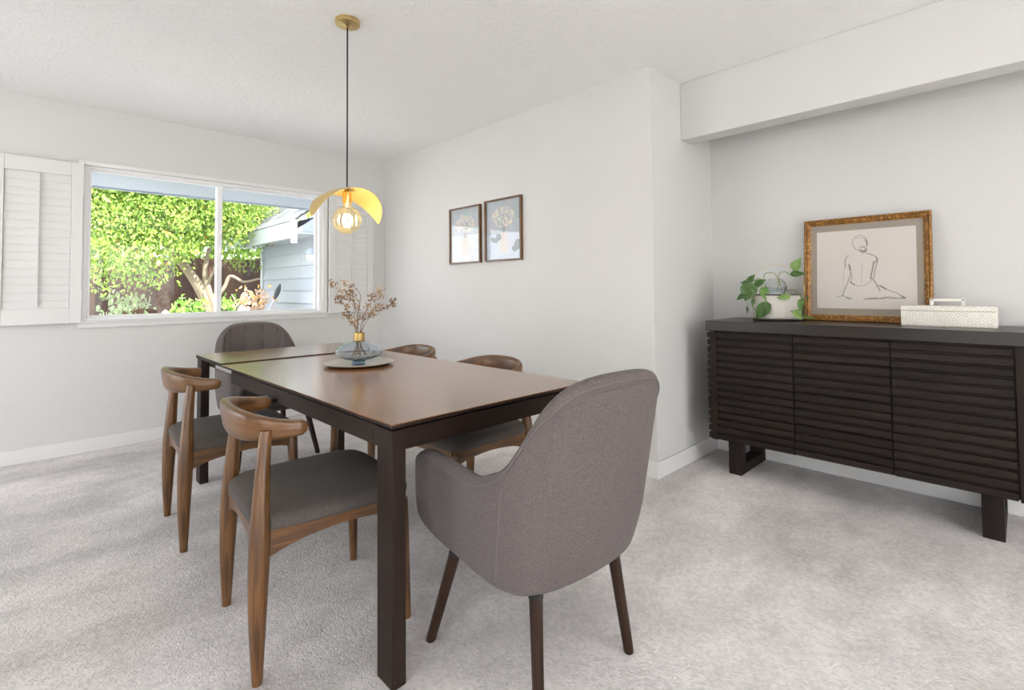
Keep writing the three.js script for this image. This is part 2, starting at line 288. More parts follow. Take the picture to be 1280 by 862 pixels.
// ================================================================== DINING TABLE
const TX0 = 0.759, TX1 = 1.673, TZ0 = -3.53, TZ1 = -1.274, TS = -2.99;
{
  const t = thing('dining_table', 'long dark brown extending dining table with warm brown top and block legs', 'table', [(TX0 + TX1) / 2, 0, (TZ0 + TZ1) / 2]);
  const cx = (TX0 + TX1) / 2, cz = (TZ0 + TZ1) / 2, B = (x0, x1, y0, y1, z0, z1, r, g) => rbox(x0 - cx, x1 - cx, y0, y1, z0 - cz, z1 - cz, r, g);
  const tt = mesh('tabletop', B(TX0, TX1, 0.7465, 0.75, TS + 0.003, TZ1, 0.0015, 'z'), M.tabletop, t), el = mesh('extension_leaf', B(TX0, TX1, 0.7545, 0.756, TZ0, TS - 0.003, 0.0015, 'z'), M.tabletop, t);
  mesh('edge_band', B(TX0 + 0.0005, TX1 - 0.0005, 0.737, 0.7465, TS + 0.003, TZ1 - 0.0005, 0.001, 'z'), M.tableFrame, tt); mesh('edge_band', B(TX0 + 0.0005, TX1 - 0.0005, 0.737, 0.7545, TZ0 + 0.0005, TS - 0.003, 0.001, 'z'), M.tableFrame, el);
  const in1 = 0.006, lw = 0.046, ld = 0.088;
  // spacer set back under the top leaves a shadow gap
  mesh('spacer', B(TX0 + 0.03, TX1 - 0.03, 0.729, 0.737, TS + 0.02, TZ1 - 0.03, 0.001), M.tableFrame, t);
  mesh('apron', B(TX0 + in1 + 0.004, TX0 + in1 + 0.03, 0.668, 0.729, -2.85, TZ1 - ld - in1, 0.002, 'z'), M.tableFrame, t);
  mesh('apron', B(TX1 - in1 - 0.03, TX1 - in1 - 0.004, 0.668, 0.729, -2.85, TZ1 - ld - in1, 0.002, 'z'), M.tableFrame, t);
  mesh('apron', B(TX0 + in1 + lw, TX1 - in1 - lw, 0.668, 0.729, TZ1 - in1 - 0.03, TZ1 - in1 - 0.004, 0.002, 'x'), M.tableFrame, t);
  mesh('apron', B(TX0 + 0.036, TX1 - 0.036, 0.668, 0.729, -2.85, -2.825, 0.002, 'x'), M.tableFrame, t);
  mesh('extension_apron', B(TX0 + in1 + lw, TX1 - in1 - lw, 0.68, 0.735, TZ0 + in1 + 0.004, TZ0 + in1 + 0.03, 0.002, 'x'), M.tableFrame, t);
  for (const s of [0, 1]) {
    const xa = s ? TX1 - 0.075 : TX0 + 0.05;
    mesh('extension_rail', B(xa, xa + 0.025, 0.69, 0.735, TZ0 + 0.036, -2.855, 0.002, 'z'), M.tableFrame, t);
    mesh('slide_runner', B(xa + (s ? 0.027 : -0.012), xa + (s ? 0.037 : -0.002), 0.70, 0.725, -3.25, -2.70, 0.001), M.steel, t);
  }
  for (const [x, z] of [[TX0 + in1, TZ1 - in1 - ld], [TX1 - in1 - lw, TZ1 - in1 - ld], [TX0 + in1, TZ0 + in1], [TX1 - in1 - lw, TZ0 + in1]])
    mesh('leg', B(x, x + lw, 0, z < -3 ? 0.737 : 0.729, z, z + ld, 0.004, 'y'), M.tableFrame, t);
  // pull-out latch on the side apron, and a bolt head by the leg
  const lp = at(344, 499, 'x', TX0 + 0.006);
  mesh('latch', [bar(V(TX0 + 0.012 - cx, lp.y - 0.004, lp.z - cz), V(TX0 - 0.022 - cx, lp.y - 0.004, lp.z - cz), [[0, 0.009], [0.9, 0.009], [1, 0.007]], 12), bar(V(TX0 - 0.008 - cx, lp.y + 0.004, lp.z - 0.07 - cz), V(TX0 - 0.008 - cx, lp.y, lp.z - cz), [[0, 0.006], [1, 0.006]], 10)], M.blackMetal, t);
  for (const dy of [0, -0.012]) mesh('bolt', bar(V(TX0 + 0.012 - cx, 0.70 + dy, -1.40 - cz), V(TX0 + 0.0085 - cx, 0.70 + dy, -1.40 - cz), [[0, 0.0045], [1, 0.004]], 10), M.blackMetal, t);
}

// ================================================================== ELBOW CHAIRS (local: front is +x)
function elbowChair(label) {
  const c = thing('dining_chair', label, 'chair', [0, 0, 0], 0);
  // legs: rear pair runs up to carry the back rail
  for (const s of [-1, 1]) {
    const top = V(-0.213, 0.715, s * 0.208), mid = V(-0.232, 0.41, s * 0.226), foot = V(-0.238, 0, s * 0.238);
    const path = [foot, V(-0.238, 0.2, s * 0.233), mid, V(-0.224, 0.58, s * 0.216), top];
    const rr = (t) => t < 0.56 ? 0.0145 + (0.030 - 0.0145) * Math.sin(Math.min(1, t / 0.56) * Math.PI / 2) : 0.030 - (0.030 - 0.0175) * Math.pow((t - 0.56) / 0.44, 0.8);
    const g = boxUV(tube(path, 1, 36, 14, rr), 'y');
    const cap = new THREE.CircleGeometry(0.0145, 14); cap.rotateX(Math.PI / 2); cap.translate(foot.x, 0.0005, foot.z);
    mesh('leg', [g, boxUV(cap)], M.walnut, c);
    mesh('leg', bar(V(0.236, 0, s * 0.243), V(0.222, 0.405, s * 0.226), [[0, 0.0135], [0.02, 0.0145], [0.9, 0.024], [1, 0.024]], 16), M.walnut, c);
  }
  // back rail: bent, tall in the middle, tapering into the arms
  const curve = (t) => { // t 0..1 from one arm end to the other
    const a = Math.PI * t, straight = 0.03;
    const e = (v) => Math.sign(v) * Math.pow(Math.abs(v), 0.82);
    return V(-0.098 - 0.178 * e(Math.sin(a)), 0, 0.224 * e(Math.cos(a)));
  };
  const secN = 20;
  const rail = grid(64, secN, (u, v) => {
    const uu = 0.0 + u, p = curve(uu), q = curve(Math.min(1, uu + 0.004)), q0 = curve(Math.max(0, uu - 0.004)), tan = q.sub(q0).normalize(), nrm = V(tan.z, 0, -tan.x); // outward
    const m = Math.sin(Math.PI * uu), mid = Math.pow(m, 1.5);
    let hh = 0.024 + 0.028 * mid, th = 0.0165 + 0.001 * mid; const y = 0.712 + 0.012 * mid;
    const endk = Math.min(1, Math.min(u, 1 - u) * 64 / 1.2); const k = 0.55 + 0.45 * Math.sqrt(Math.max(0, 1 - (1 - endk) ** 2)); hh *= k; th *= k;
    const a = v * Math.PI * 2, se = (x) => Math.sign(x) * Math.pow(Math.abs(x), 0.62), cc = se(Math.cos(a)), ss = se(Math.sin(a));
    const o = p.clone().addScaledVector(nrm, cc * th + ss * 0.008 * mid);
    const r = V(o.x, y + ss * hh, o.z); r.u = uu * 0.75; r.v = v * 0.17; return r;
  });
  const caps = [0, 1].map((u) => { const cpos = [], s = new THREE.Shape(); return null; });
  const capGeo = [0, 64].map((row) => { // close the arm ends
    const p = rail.attributes.position, cen = V(), pts = [];
    for (let j = 0; j < secN; j++) { const q = V().fromBufferAttribute(p, row * (secN + 1) + j); pts.push(q); cen.addScaledVector(q, 1 / secN); }
    const pos = [], uvs = [];
    for (let j = 0; j < secN; j++) { const a = pts[j], b = pts[(j + 1) % secN]; const tri = row ? [cen, a, b] : [cen, b, a]; for (const q of tri) { pos.push(q.x, q.y, q.z); uvs.push(q.z, q.y); } }
    const g = new THREE.BufferGeometry(); g.setAttribute('position', new THREE.Float32BufferAttribute(pos, 3)); g.setAttribute('uv', new THREE.Float32BufferAttribute(uvs, 2)); g.computeVertexNormals(); return g;
  });
  mesh('backrest', [rail, ...capGeo], M.walnut, c);
  // seat frame: side rails with an arched underside, plus front and rear rails
  const frame = new THREE.Group(); frame.name = 'seat_frame'; c.add(frame);
  for (const s of [-1, 1]) {
    const sh = new THREE.Shape(); sh.moveTo(-0.225, 0.425); sh.lineTo(0.225, 0.425); sh.lineTo(0.225, 0.358); sh.quadraticCurveTo(0.17, 0.386, 0.02, 0.388); sh.quadraticCurveTo(-0.15, 0.384, -0.225, 0.34); sh.closePath();
    const g = new THREE.ExtrudeGeometry(sh, { depth: 0.02, bevelEnabled: true, bevelSize: 0.003, bevelThickness: 0.003, bevelSegments: 2, curveSegments: 8 });
    g.translate(0, 0, -0.01); g.translate(0, 0, s * 0.222);
    mesh('rail', boxUV(g, 'x'), M.walnut, frame);
  }
  for (const s of [-1, 1]) {
    const sh = new THREE.Shape(), w = 0.208; sh.moveTo(-w, 0.425); sh.lineTo(w, 0.425); sh.lineTo(w, 0.352); sh.quadraticCurveTo(w * 0.7, 0.388, 0, 0.39); sh.quadraticCurveTo(-w * 0.7, 0.388, -w, 0.352); sh.closePath();
    const g = new THREE.ExtrudeGeometry(sh, { depth: 0.02, bevelEnabled: true, bevelSize: 0.003, bevelThickness: 0.003, bevelSegments: 2, curveSegments: 8 });
    g.translate(0, 0, -0.01); g.rotateY(Math.PI / 2); g.translate(s > 0 ? 0.222 : -0.228, 0, 0);
    mesh('rail', boxUV(g, 'z'), M.walnut, frame);
  }
  // padded seat, slightly domed, notched round the rear posts
  const rIn = (th) => { // outline radius as rounded rectangle
    const cs = Math.cos(th), sn = Math.sin(th), n = 7, hx = cs < 0 ? 0.250 : 0.262, hz = 0.262 - 0.02 * (cs < 0 ? -cs : 0);
    return Math.pow(Math.pow(Math.abs(cs) / hx, n) + Math.pow(Math.abs(sn) / hz, n), -1 / n);
  };
  const seat = grid(72, 14, (u, v) => {
    const th = u * Math.PI * 2; let r = rIn(th), k, y;
    // v: 0 underside centre .. side .. 1 top centre
    if (v < 0.15) { k = v / 0.15 * 0.97; y = 0.4255; }
    else if (v < 0.55) { const a = (v - 0.15) / 0.4 * Math.PI / 2; k = 0.97 + 0.03 * Math.sin(a * 2); y = 0.4255 + 0.044 * (1 - Math.cos(a)); if (v > 0.35) k = 1 - 0.05 * ((v - 0.35) / 0.2) ** 2; }
    else { const q = (v - 0.55) / 0.45; k = 0.95 * (1 - q); y = 0.4695 + 0.016 * (1 - (1 - q) ** 2.2) - 0.012 * q * q; }
    let x = Math.cos(th) * r * k, z = Math.sin(th) * r * k;
    // notch round each rear post: push the rim inward
    for (const s of [-1, 1]) { const dx = x + 0.245, dz = z - s * 0.238, d = Math.hypot(dx, dz), rr = 0.036; if (d < rr) { const l = Math.hypot(x, z); x -= x / l * (rr - d) * 1.1; z -= z / l * (rr - d) * 1.1; } }
    const p = V(x, y - 0.006 * Math.max(0, 1 - Math.abs(x) / 0.25) * 0 , z); p.u = x; p.v = z; return p;
  });
  { const uv = seat.attributes.uv, p = seat.attributes.position; for (let i = 0; i < uv.count; i++) uv.setXY(i, p.getX(i), p.getZ(i) + p.getY(i)); }
  mesh('seat', seat, M.seatFabric, c);
  return c;
}
const ch = elbowChair('walnut elbow chair on the table side away from the prints, toward the sideboard end');
ch.position.set(0.763, 0, -1.80); ch.rotation.y = rad(-5.3); ch.userData.group = 'wooden dining chairs';
copyThing(ch, [0.772, 0, -2.838], rad(-2.6), 'walnut elbow chair on the table side away from the prints, toward the window end');
copyThing(ch, [1.60, 0, -2.0], rad(180), 'walnut elbow chair between table and picture wall, toward the sideboard end');
copyThing(ch, [1.63, 0, -2.80], rad(180), 'walnut elbow chair between table and picture wall, toward the window end');

// ================================================================== UPHOLSTERED ARMCHAIRS (local: front is -z)
function armchair(label) {
  const c = thing('upholstered_armchair', label, 'armchair', [0, 0, 0], 0);
  const half = [ // x, z, top, bottom, lean
    [-0.280, -0.285, 0.598, 0.372, 0.0], [-0.294, -0.17, 0.622, 0.356, 0.0], [-0.301, -0.01, 0.617, 0.347, 0.02], [-0.301, 0.10, 0.617, 0.338, 0.05],
    [-0.288, 0.188, 0.672, 0.327, 0.12], [-0.250, 0.254, 0.812, 0.316, 0.17], [-0.165, 0.292, 0.890, 0.308, 0.19], [0, 0.306, 0.908, 0.304, 0.195]];
  const key = [...half, ...half.slice(0, 7).reverse().map(([x, ...r]) => [-x, ...r])];
  const c3 = new THREE.CatmullRomCurve3(key.map(([x, z]) => V(x, 0, z)), false, 'centripetal');
  const cA = new THREE.CatmullRomCurve3(key.map((k, i) => V(k[2], k[3], k[4])), false, 'centripetal');
  const N = key.length - 1;
  const val = (t) => { const f = t * N, i = Math.min(N - 1, Math.floor(f)), w = f - i, g = (j, a) => key[Math.max(0, Math.min(N, j))][a]; const cr = (a) => { const p0 = g(i - 1, a), p1 = g(i, a), p2 = g(i + 1, a), p3 = g(i + 2, a); return 0.5 * (2 * p1 + (p2 - p0) * w + (2 * p0 - 5 * p1 + 4 * p2 - p3) * w * w + (3 * p1 - p0 - 3 * p2 + p3) * w * w * w); }; return [cr(2), cr(3), cr(4)]; };
  const U = 260, thick = 0.05;
  // ring of the cross-section, outside first: bottom -> up the outside -> over the rim -> down the inside -> back along the bottom
  const secs = 40;
  const raw = (u, v) => {
    const endD = Math.min(u, 1 - u) * 1.18; // metres from the arm front (arc length about 1.18)
    const pt = c3.getPoint(u), q1 = c3.getPoint(Math.min(1, u + 0.004)), q0 = c3.getPoint(Math.max(0, u - 0.004)), tan = q1.sub(q0).normalize(), n = V(-tan.z, 0, tan.x); // outward
    if (n.dot(V(pt.x, 0, pt.z + 0.05)) < 0) n.negate();
    let [top, bot, lean] = val(u);
    const R0 = 0.05; let th = thick;
    if (endD < R0) { const k = Math.sqrt(Math.max(0, 1 - (1 - endD / R0) ** 2)); const hgt = top - bot; top -= 0.042 * (1 - k); bot += 0.05 * (1 - k); }
    let inset = 0; if (endD < 0.022) { const k = Math.sqrt(Math.max(0, 1 - (1 - endD / 0.022) ** 2)); th = thick * (0.2 + 0.8 * k); inset = (thick - th) / 2; }
    const inBot = Math.max(bot + 0.05, 0.41);
    let off, y; const rim = 0.022;
    // section parameter
    if (v < 0.52) { const q = v / 0.52; off = 0; y = bot + 0.018 + (top - rim - bot - 0.018) * q; }
    else if (v < 0.70) { const a = (v - 0.52) / 0.18 * Math.PI; off = -th / 2 + Math.cos(a) * th / 2; y = top - rim + Math.sin(a) * rim; }
    else if (v < 0.90) { const q = (v - 0.70) / 0.20; off = -th; y = top - rim + (inBot - top + rim) * q; }
    else if (v < 0.96) { const q = (v - 0.90) / 0.06; off = -th; y = inBot + (bot + 0.004 - inBot) * q; }
    else { const a = (v - 0.96) / 0.04 * Math.PI / 2; off = -0.018 + Math.sin(a) * 0.018 ; if (a < 1e-6) off = -th; y = bot + 0.018 - Math.cos(a) * 0.014; }
    // tuck the bottom in, lean the back, channel stitching on the inside of the back
    const tuck = Math.max(0, (0.50 - y) / 0.20), s = 1 - 0.07 * tuck * tuck; off -= inset;
    if (v >= 0.73 && v < 0.90) { const w = Math.max(0, Math.min(1, (lean - 0.08) / 0.08)); off += w * (-0.016 * Math.pow(Math.abs(Math.sin(u * 1.18 / 0.062 * Math.PI)), 0.6) + 0.006); }
    const z = pt.z + n.z * off + lean * (y - 0.45) + (y > 0.45 ? 0.02 * lean * (y - 0.45) : 0);
    const p = V((pt.x + n.x * off) * s, y, (z + 0.02) * s - 0.02);
    p.u = u * 1.18; p.v = v < 0.52 ? y : y + 0.6; return p;
  };
  const shell = grid(U, secs, raw);
  const ends = [0, U].map((row) => {
    const p = shell.attributes.position, cen = V(), pts = [];
    for (let j = 0; j <= secs; j++) { const q = V().fromBufferAttribute(p, row * (secs + 1) + j); pts.push(q); }
    const pos = [], uvs = [], cnt = pts.length;
    // strip between outside and inside at the arm front
    for (const q of pts) cen.addScaledVector(q, 1 / cnt);
    for (let j = 0; j < cnt; j++) { const a = pts[j], b = pts[(j + 1) % cnt], tri = row ? [cen, b, a] : [cen, a, b]; for (const q of tri) { pos.push(q.x, q.y, q.z); uvs.push(q.x, q.y); } }
    const g = new THREE.BufferGeometry(); g.setAttribute('position', new THREE.Float32BufferAttribute(pos, 3)); g.setAttribute('uv', new THREE.Float32BufferAttribute(uvs, 2)); g.computeVertexNormals(); return g;
  });
  const sh = mesh('shell', [shell, ...ends], M.greyFabric, c);
  sh.userData.label = 'grey woven fabric back and arms in one shell';
  // welt along the outer edge of the rim, and two upright seams where arm meets back
  const weltPts = []; for (let i = 3; i <= 97; i++) { const p = raw(i / 100, 0.5195), q = raw(i / 100, 0.50); weltPts.push(p); }
  mesh('piping', tube(weltPts, 0.0028, 180, 6), M.piping, sh);
  for (const u of [0.285, 0.715]) { const pts = []; for (let j = 0; j <= 12; j++) pts.push(raw(u, 0.02 + j / 12 * 0.49)); mesh('seam', tube(pts, 0.0014, 30, 5), M.piping, sh); }
  // stitch lines between the channels on the inside of the back
  for (let k = 0; k < 19; k++) { const u = k * 0.062 / 1.18; if (val(u)[2] < 0.13) continue; const pts = []; for (let j = 0; j <= 10; j++) pts.push(raw(u, 0.69 + j / 10 * 0.20)); mesh('stitching', tube(pts, 0.0026, 24, 5), M.stitch, sh); }
  // seat cushion
  const cush = grid(60, 14, (u, v) => {
    const th = u * Math.PI * 2, cs = Math.cos(th), sn = Math.sin(th), n = 5, hx = 0.240, hz = sn > 0 ? 0.25 : 0.275;
    const r = Math.pow(Math.pow(Math.abs(cs) / hx, n) + Math.pow(Math.abs(sn) / hz, n), -1 / n);
    let k, y;
    if (v < 0.15) { k = v / 0.15 * 0.95; y = 0.365; } else if (v < 0.55) { const a = (v - 0.15) / 0.4 * Math.PI; k = 0.95 + 0.05 * Math.sin(a); y = 0.365 + 0.085 * (1 - Math.cos(a)) / 2; } else { const q = (v - 0.55) / 0.45; k = 0.95 * (1 - q); y = 0.45 + 0.030 * (1 - (1 - q) ** 2); }
    const p = V(cs * r * k, y, sn * r * k); p.u = p.x; p.v = p.z; return p;
  });
  mesh('seat_cushion', cush, M.seatFabric, c);
  // base pan closing the shell from below
  const pan = grid(60, 6, (u, v) => { const th = u * Math.PI * 2, cs = Math.cos(th), sn = Math.sin(th), n = 5, hx = 0.240, hz = sn > 0 ? 0.25 : 0.225; const r = Math.pow(Math.pow(Math.abs(cs) / hx, n) + Math.pow(Math.abs(sn) / hz, n), -1 / n); const k = [0, 0.6, 0.97, 1, 1, 0.6, 0][Math.round(v * 6)], dy = (sn > 0 ? sn : sn) * -0.018; const p = V(cs * r * k, (v < 0.5 ? 0.325 : 0.37) + dy * k, sn * r * k); p.u = p.x; p.v = p.z; return p; });
  mesh('seat_base', pan, M.greyFabric, c);
  for (const [sx, sz] of [[-1, -1], [1, -1], [-1, 1], [1, 1]]) {
    const foot = sz < 0 ? V(sx * 0.258, 0, -0.208) : V(sx * 0.19, 0, 0.238), topp = sz < 0 ? V(sx * 0.20, 0.36, -0.115) : V(sx * 0.160, 0.36, 0.195);
    mesh('leg', bar(foot, topp, [[0, 0.0145], [0.03, 0.0155], [1, 0.020]], 18), M.darkLeg, c);
    const ca = foot.clone().lerp(topp, 0.80), cb = foot.clone().lerp(topp, 0.90);
    mesh('leg_collar', bar(ca, cb, [[0, 0.0208], [1, 0.0214]], 18), M.black, c);
  }
  return c;
}
const arm = armchair('grey fabric armchair with dark legs at the table end toward the sideboard, back turned');
arm.position.set(1.205, 0, -1.152); arm.rotation.y = rad(-5); arm.userData.group = 'upholstered armchairs';
copyThing(arm, [1.245, 0, -3.715], rad(180), 'grey fabric armchair with channel stitched back at the table end below the window');

// ================================================================== SIDEBOARD
{
  const SZ0 = -1.398, SZ1 = 0.022, TOP = 0.932, UND = 0.872, BOT = 0.205, FX = 3.058;
  const o = [FX + 0.23, 0, (SZ0 + SZ1) / 2];
  const s = thing('sideboard', 'dark espresso sideboard with horizontal slatted doors and drawers on sled feet', 'sideboard', o);
  const B = (x0, x1, y0, y1, z0, z1, r, g) => rbox(x0 - o[0], x1 - o[0], y0, y1, z0 - o[2], z1 - o[2], r, g);
  mesh('countertop', B(FX - 0.012, XN - 0.008, UND, TOP, SZ0, SZ1, 0.003, 'z'), M.espressoTop, s);
  mesh('body', B(FX + 0.03, XN - 0.016, BOT + 0.004, UND, SZ0 + 0.02, SZ1 - 0.02, 0.002, 'z'), M.espresso, s);
  for (const [za, zb] of [[SZ0 + 0.018, -1.340], [-0.040, SZ1 - 0.018]]) mesh('corner_post', B(FX + 0.006, FX + 0.05, BOT, UND, za, zb, 0.002, 'y'), M.espresso, s);
  const n = 15, y0 = BOT, y1 = UND - 0.008, p = (y1 - y0) / n;
  const slatProfile = (len, axis) => { // slat with a chamfered lower lip
    const sh = new THREE.Shape(); sh.moveTo(0, 0); sh.lineTo(-0.017, 0.0035); sh.lineTo(-0.019, 0.006); sh.lineTo(-0.019, p * 0.74); sh.lineTo(-0.017, p * 0.79); sh.lineTo(0, p * 0.79); sh.closePath();
    const g = new THREE.ExtrudeGeometry(sh, { depth: len, bevelEnabled: false }); g.translate(0, 0, -len / 2);
    return g;
  };
  const mats = [0, 1, 2].map((k) => { const t = espressoTex.clone(); t.offset.set(0.37 * k, 0.29 * k); const m = M.espresso.clone(); m.map = t; m.color.setScalar(0.88 + 0.12 * k); return m; });
  const front = (name, za, zb, label) => {
    const d = new THREE.Group(); d.name = name; s.add(d); d.position.set(FX - o[0], 0, (za + zb) / 2 - o[2]); if (label) d.userData.label = label;
    return d;
  };
  const secs = [[-1.337, -0.914, 'door'], [-0.909, -0.477, 'drawer'], [-0.472, -0.046, 'door']];
  for (const [za, zb, kind] of secs) {
    const len = zb - za, sg = boxUV(slatProfile(len), 'z');
    if (kind === 'door') {
      const d = front('door', za, zb);
      mesh('door_panel', rbox(0.019, 0.032, y0, UND - 0.003, -len / 2, len / 2, 0.001, 'z'), M.espresso, d);
      for (let i = 0; i < n; i++) { const m = mesh('slat', sg, mats[Math.floor(R() * 3)], d); m.position.set(0.019, y0 + i * p + p * 0.1, 0); }
    } else {
      const rows = [4, 4, 4, 3]; let i0 = 0;
      for (const k of rows) {
        const d = front('drawer', za, zb);
        mesh('drawer_panel', rbox(0.019, 0.032, y0 + i0 * p + 0.002, y0 + (i0 + k) * p - 0.001, -len / 2, len / 2, 0.001, 'z'), M.espresso, d);
        for (let i = i0; i < i0 + k; i++) { const m = mesh('slat', sg, mats[Math.floor(R() * 3)], d); m.position.set(0.019, y0 + i * p + p * 0.1, 0); }
        i0 += k;
      }
    }
  }
  const side = boxUV(slatProfile(XN - 0.03 - FX - 0.004), 'z');
  for (const e of [-1, 1]) {
    const d = new THREE.Group(); d.name = 'side_panel'; s.add(d); d.position.set((FX + XN - 0.022) / 2 - o[0], 0, (e < 0 ? SZ0 + 0.02 : SZ1 - 0.02) - o[2]); d.rotation.y = e < 0 ? -Math.PI / 2 : Math.PI / 2;
    for (let i = 0; i < n; i++) { const m = mesh('slat', side, mats[Math.floor(R() * 3)], d); m.position.set(0, y0 + i * p + p * 0.1, 0); }
  }
  for (const z of [-1.302, -0.168]) {
    const f = new THREE.Group(); f.name = 'sled_foot'; s.add(f);
    mesh('upright', B(3.118, 3.19, 0, BOT + 0.004, z, z + 0.075, 0.003, 'y'), M.espresso, f);
    mesh('upright', B(3.45, 3.52, 0, BOT + 0.004, z, z + 0.075, 0.003, 'y'), M.espresso, f);
    mesh('runner', B(3.19, 3.45, 0, 0.06, z, z + 0.075, 0.003, 'x'), M.espresso, f);
  }
}

// ================================================================== ON THE SIDEBOARD
const SB = 0.932;
{ // white patterned box
  const L = 0.364, D = 0.10, Hh = 0.103;
  const pearl = tex(512, 256, (x, y, i, j) => {
    const sx = x * 13, sy = y * 4.4, row = Math.floor(sy), ox = row % 2 ? 0.5 : 0, fx = (sx + ox) - Math.floor(sx + ox) - 0.5, fy = sy - row;
    const d = Math.abs(Math.abs(fx) * 1.5 + Math.abs(fy - 0.5) - 0.5), id = LA[(row * 37 % 256) * 256 + (Math.floor(sx + ox) * 13 % 256)], band = 0.5 + 0.5 * Math.sin((Math.abs(fx) * 2 + fy) * 26);
    const k = (d < 0.07 ? 0.80 : 0.93) + 0.07 * id - 0.08 * band * (id > 0.4 ? 1 : 0.3) + 0.05 * fbm(LB, 20, 20, x, y, 2);
    return [clamp(238 * k), clamp(232 * k), clamp(220 * k)];
  }, [L, Hh]);
  const mp = phys({ map: pearl, roughness: 0.3, clearcoat: 0.4, clearcoatRoughness: 0.2 }), mw = std({ color: lin(0.78, 0.75, 0.68), roughness: 0.35 });
  const b = thing('decorative_box', 'long white patterned mother of pearl box with bar handle on the sideboard', 'box', [3.335, SB, -0.277], rad(0));
  mesh('box_base', rbox(-D / 2, D / 2, 0, Hh * 0.74, -L / 2, L / 2, 0.003, 'z'), mp, b);
  const lid = mesh('lid', rbox(-D / 2 - 0.0005, D / 2 + 0.0005, Hh * 0.745, Hh, -L / 2 - 0.0005, L / 2 + 0.0005, 0.003, 'z'), mp, b);
  mesh('handle', [rbox(-0.009, 0.009, Hh, Hh + 0.034, -0.068, -0.053, 0.002), rbox(-0.009, 0.009, Hh, Hh + 0.034, 0.053, 0.068, 0.002), rbox(-0.009, 0.009, Hh + 0.022, Hh + 0.036, -0.068, 0.068, 0.003)], mw, lid);
}
{ // gilt framed drawing leaning on the wall
  const Wd = 0.612, Hd = 0.612, fw = 0.036;
  const p = thing('framed_drawing', 'gilt framed line drawing of a seated nude leaning on the wall atop the sideboard', 'picture', [3.452, SB, -0.647], 0);
  const g = new THREE.Group(); // the lean is built into the parts' geometry
  const lean = (geo) => { geo.rotateZ(rad(-5)); return geo; };
  const gilt = tex(512, 64, (x, y) => { const a = fbm(LA, 40, 8, x, y, 3), b = fbm(LB, 90, 20, x, y, 2); const t = Math.max(0, Math.min(1, (a - 0.35) * 2.2)); let c = mixc([118, 78, 32], [190, 138, 66], t); if (b > 0.68) c = mixc(c, [206, 160, 90], 0.7); if (b < 0.3) c = mixc(c, [76, 46, 20], 0.5); return c; }, [0.5, 0.06]);
  const mg = phys({ map: gilt, roughness: 0.42, metalness: 0.2 });
  const prof = new THREE.Shape(); // x: across from the outer edge inward, y: toward the viewer
  prof.moveTo(0, 0); prof.lineTo(0, 0.022); prof.quadraticCurveTo(0.004, 0.028, 0.010, 0.026); prof.lineTo(0.014, 0.020); prof.quadraticCurveTo(0.020, 0.026, 0.027, 0.018); prof.lineTo(0.030, 0.014); prof.lineTo(0.036, 0.010); prof.lineTo(0.036, 0); prof.closePath();
  const side = (len, rot, cx, cy) => { // mitred moulding
    const e = new THREE.ExtrudeGeometry(prof, { depth: len, bevelEnabled: false, curveSegments: 5 }); const q = e.attributes.position;
    for (let i = 0; i < q.count; i++) { const across = q.getX(i), z = q.getZ(i); q.setZ(i, z < len / 2 ? z + across : z - across); }
    e.translate(0, 0, -len / 2); boxUV(e, 'z'); // now: across x, toward viewer y, along z
    // map across -> direction (cy), along -> the edge
    const m = new THREE.Matrix4();
    if (rot === 'bottom') m.makeBasis(V(0, 1, 0), V(-1, 0, 0), V(0, 0, 1)); if (rot === 'top') m.makeBasis(V(0, -1, 0), V(-1, 0, 0), V(0, 0, -1)); if (rot === 'left') m.makeBasis(V(0, 0, 1), V(-1, 0, 0), V(0, -1, 0)); if (rot === 'right') m.makeBasis(V(0, 0, -1), V(-1, 0, 0), V(0, 1, 0));
    e.applyMatrix4(m); e.translate(0, cy, cx); e.computeVertexNormals(); return e;
  };
  const fr = mesh('frame', [side(Wd, 'bottom', 0, 0), side(Wd, 'top', 0, Hd), side(Hd, 'left', -Wd / 2, Hd / 2), side(Hd, 'right', Wd / 2, Hd / 2)].map(lean), mg, p); fr.userData.label = 'worn gilt moulding';
  const matm = std({ color: lin(0.33, 0.285, 0.235), roughness: 0.9 });
  mesh('mat', lean(box(-0.006, -0.002, fw - 0.004, Hd - fw + 0.004, -Wd / 2 + fw - 0.004, Wd / 2 - fw + 0.004)), matm, p);
  // the sheet with the charcoal line drawing
  const cv = document.createElement('canvas'); cv.width = 1024; cv.height = 1024; const x = cv.getContext('2d');
  x.fillStyle = 'rgb(208,201,194)'; x.fillRect(0, 0, 1024, 1024);
  const stroke = (pts, w, a) => { x.strokeStyle = `rgba(52,48,46,${a})`; x.lineWidth = w; x.lineCap = 'round'; x.beginPath(); x.moveTo(...pts[0]); for (let i = 1; i < pts.length - 1; i++) { const mx = (pts[i][0] + pts[i + 1][0]) / 2, my = (pts[i][1] + pts[i + 1][1]) / 2; x.quadraticCurveTo(pts[i][0], pts[i][1], mx, my); } x.lineTo(...pts[pts.length - 1]); x.stroke(); };
  // coordinates measured on the photograph's sheet: left 155..right 830, top 150/205..bottom 730 (zoomed pixels)
  const T = ([a, b]) => { const u = (a - 155) / (832 - 155), yt = 205 + (148 - 205) * u, yb = 726 + (700 - 726) * u * -0.2; return [u * 1024, (b - yt) / (yb - yt) * 1024]; };
  const S = (pts, w, al) => { const q = pts.map(T); w *= 1.2; al *= 0.8; stroke(q, w * 3.2, al * 0.16); stroke(q, w, al); stroke(q.map(([a, b]) => [a + 3 - R() * 6, b + 3 - R() * 6]), w * 0.6, al * 0.5); };
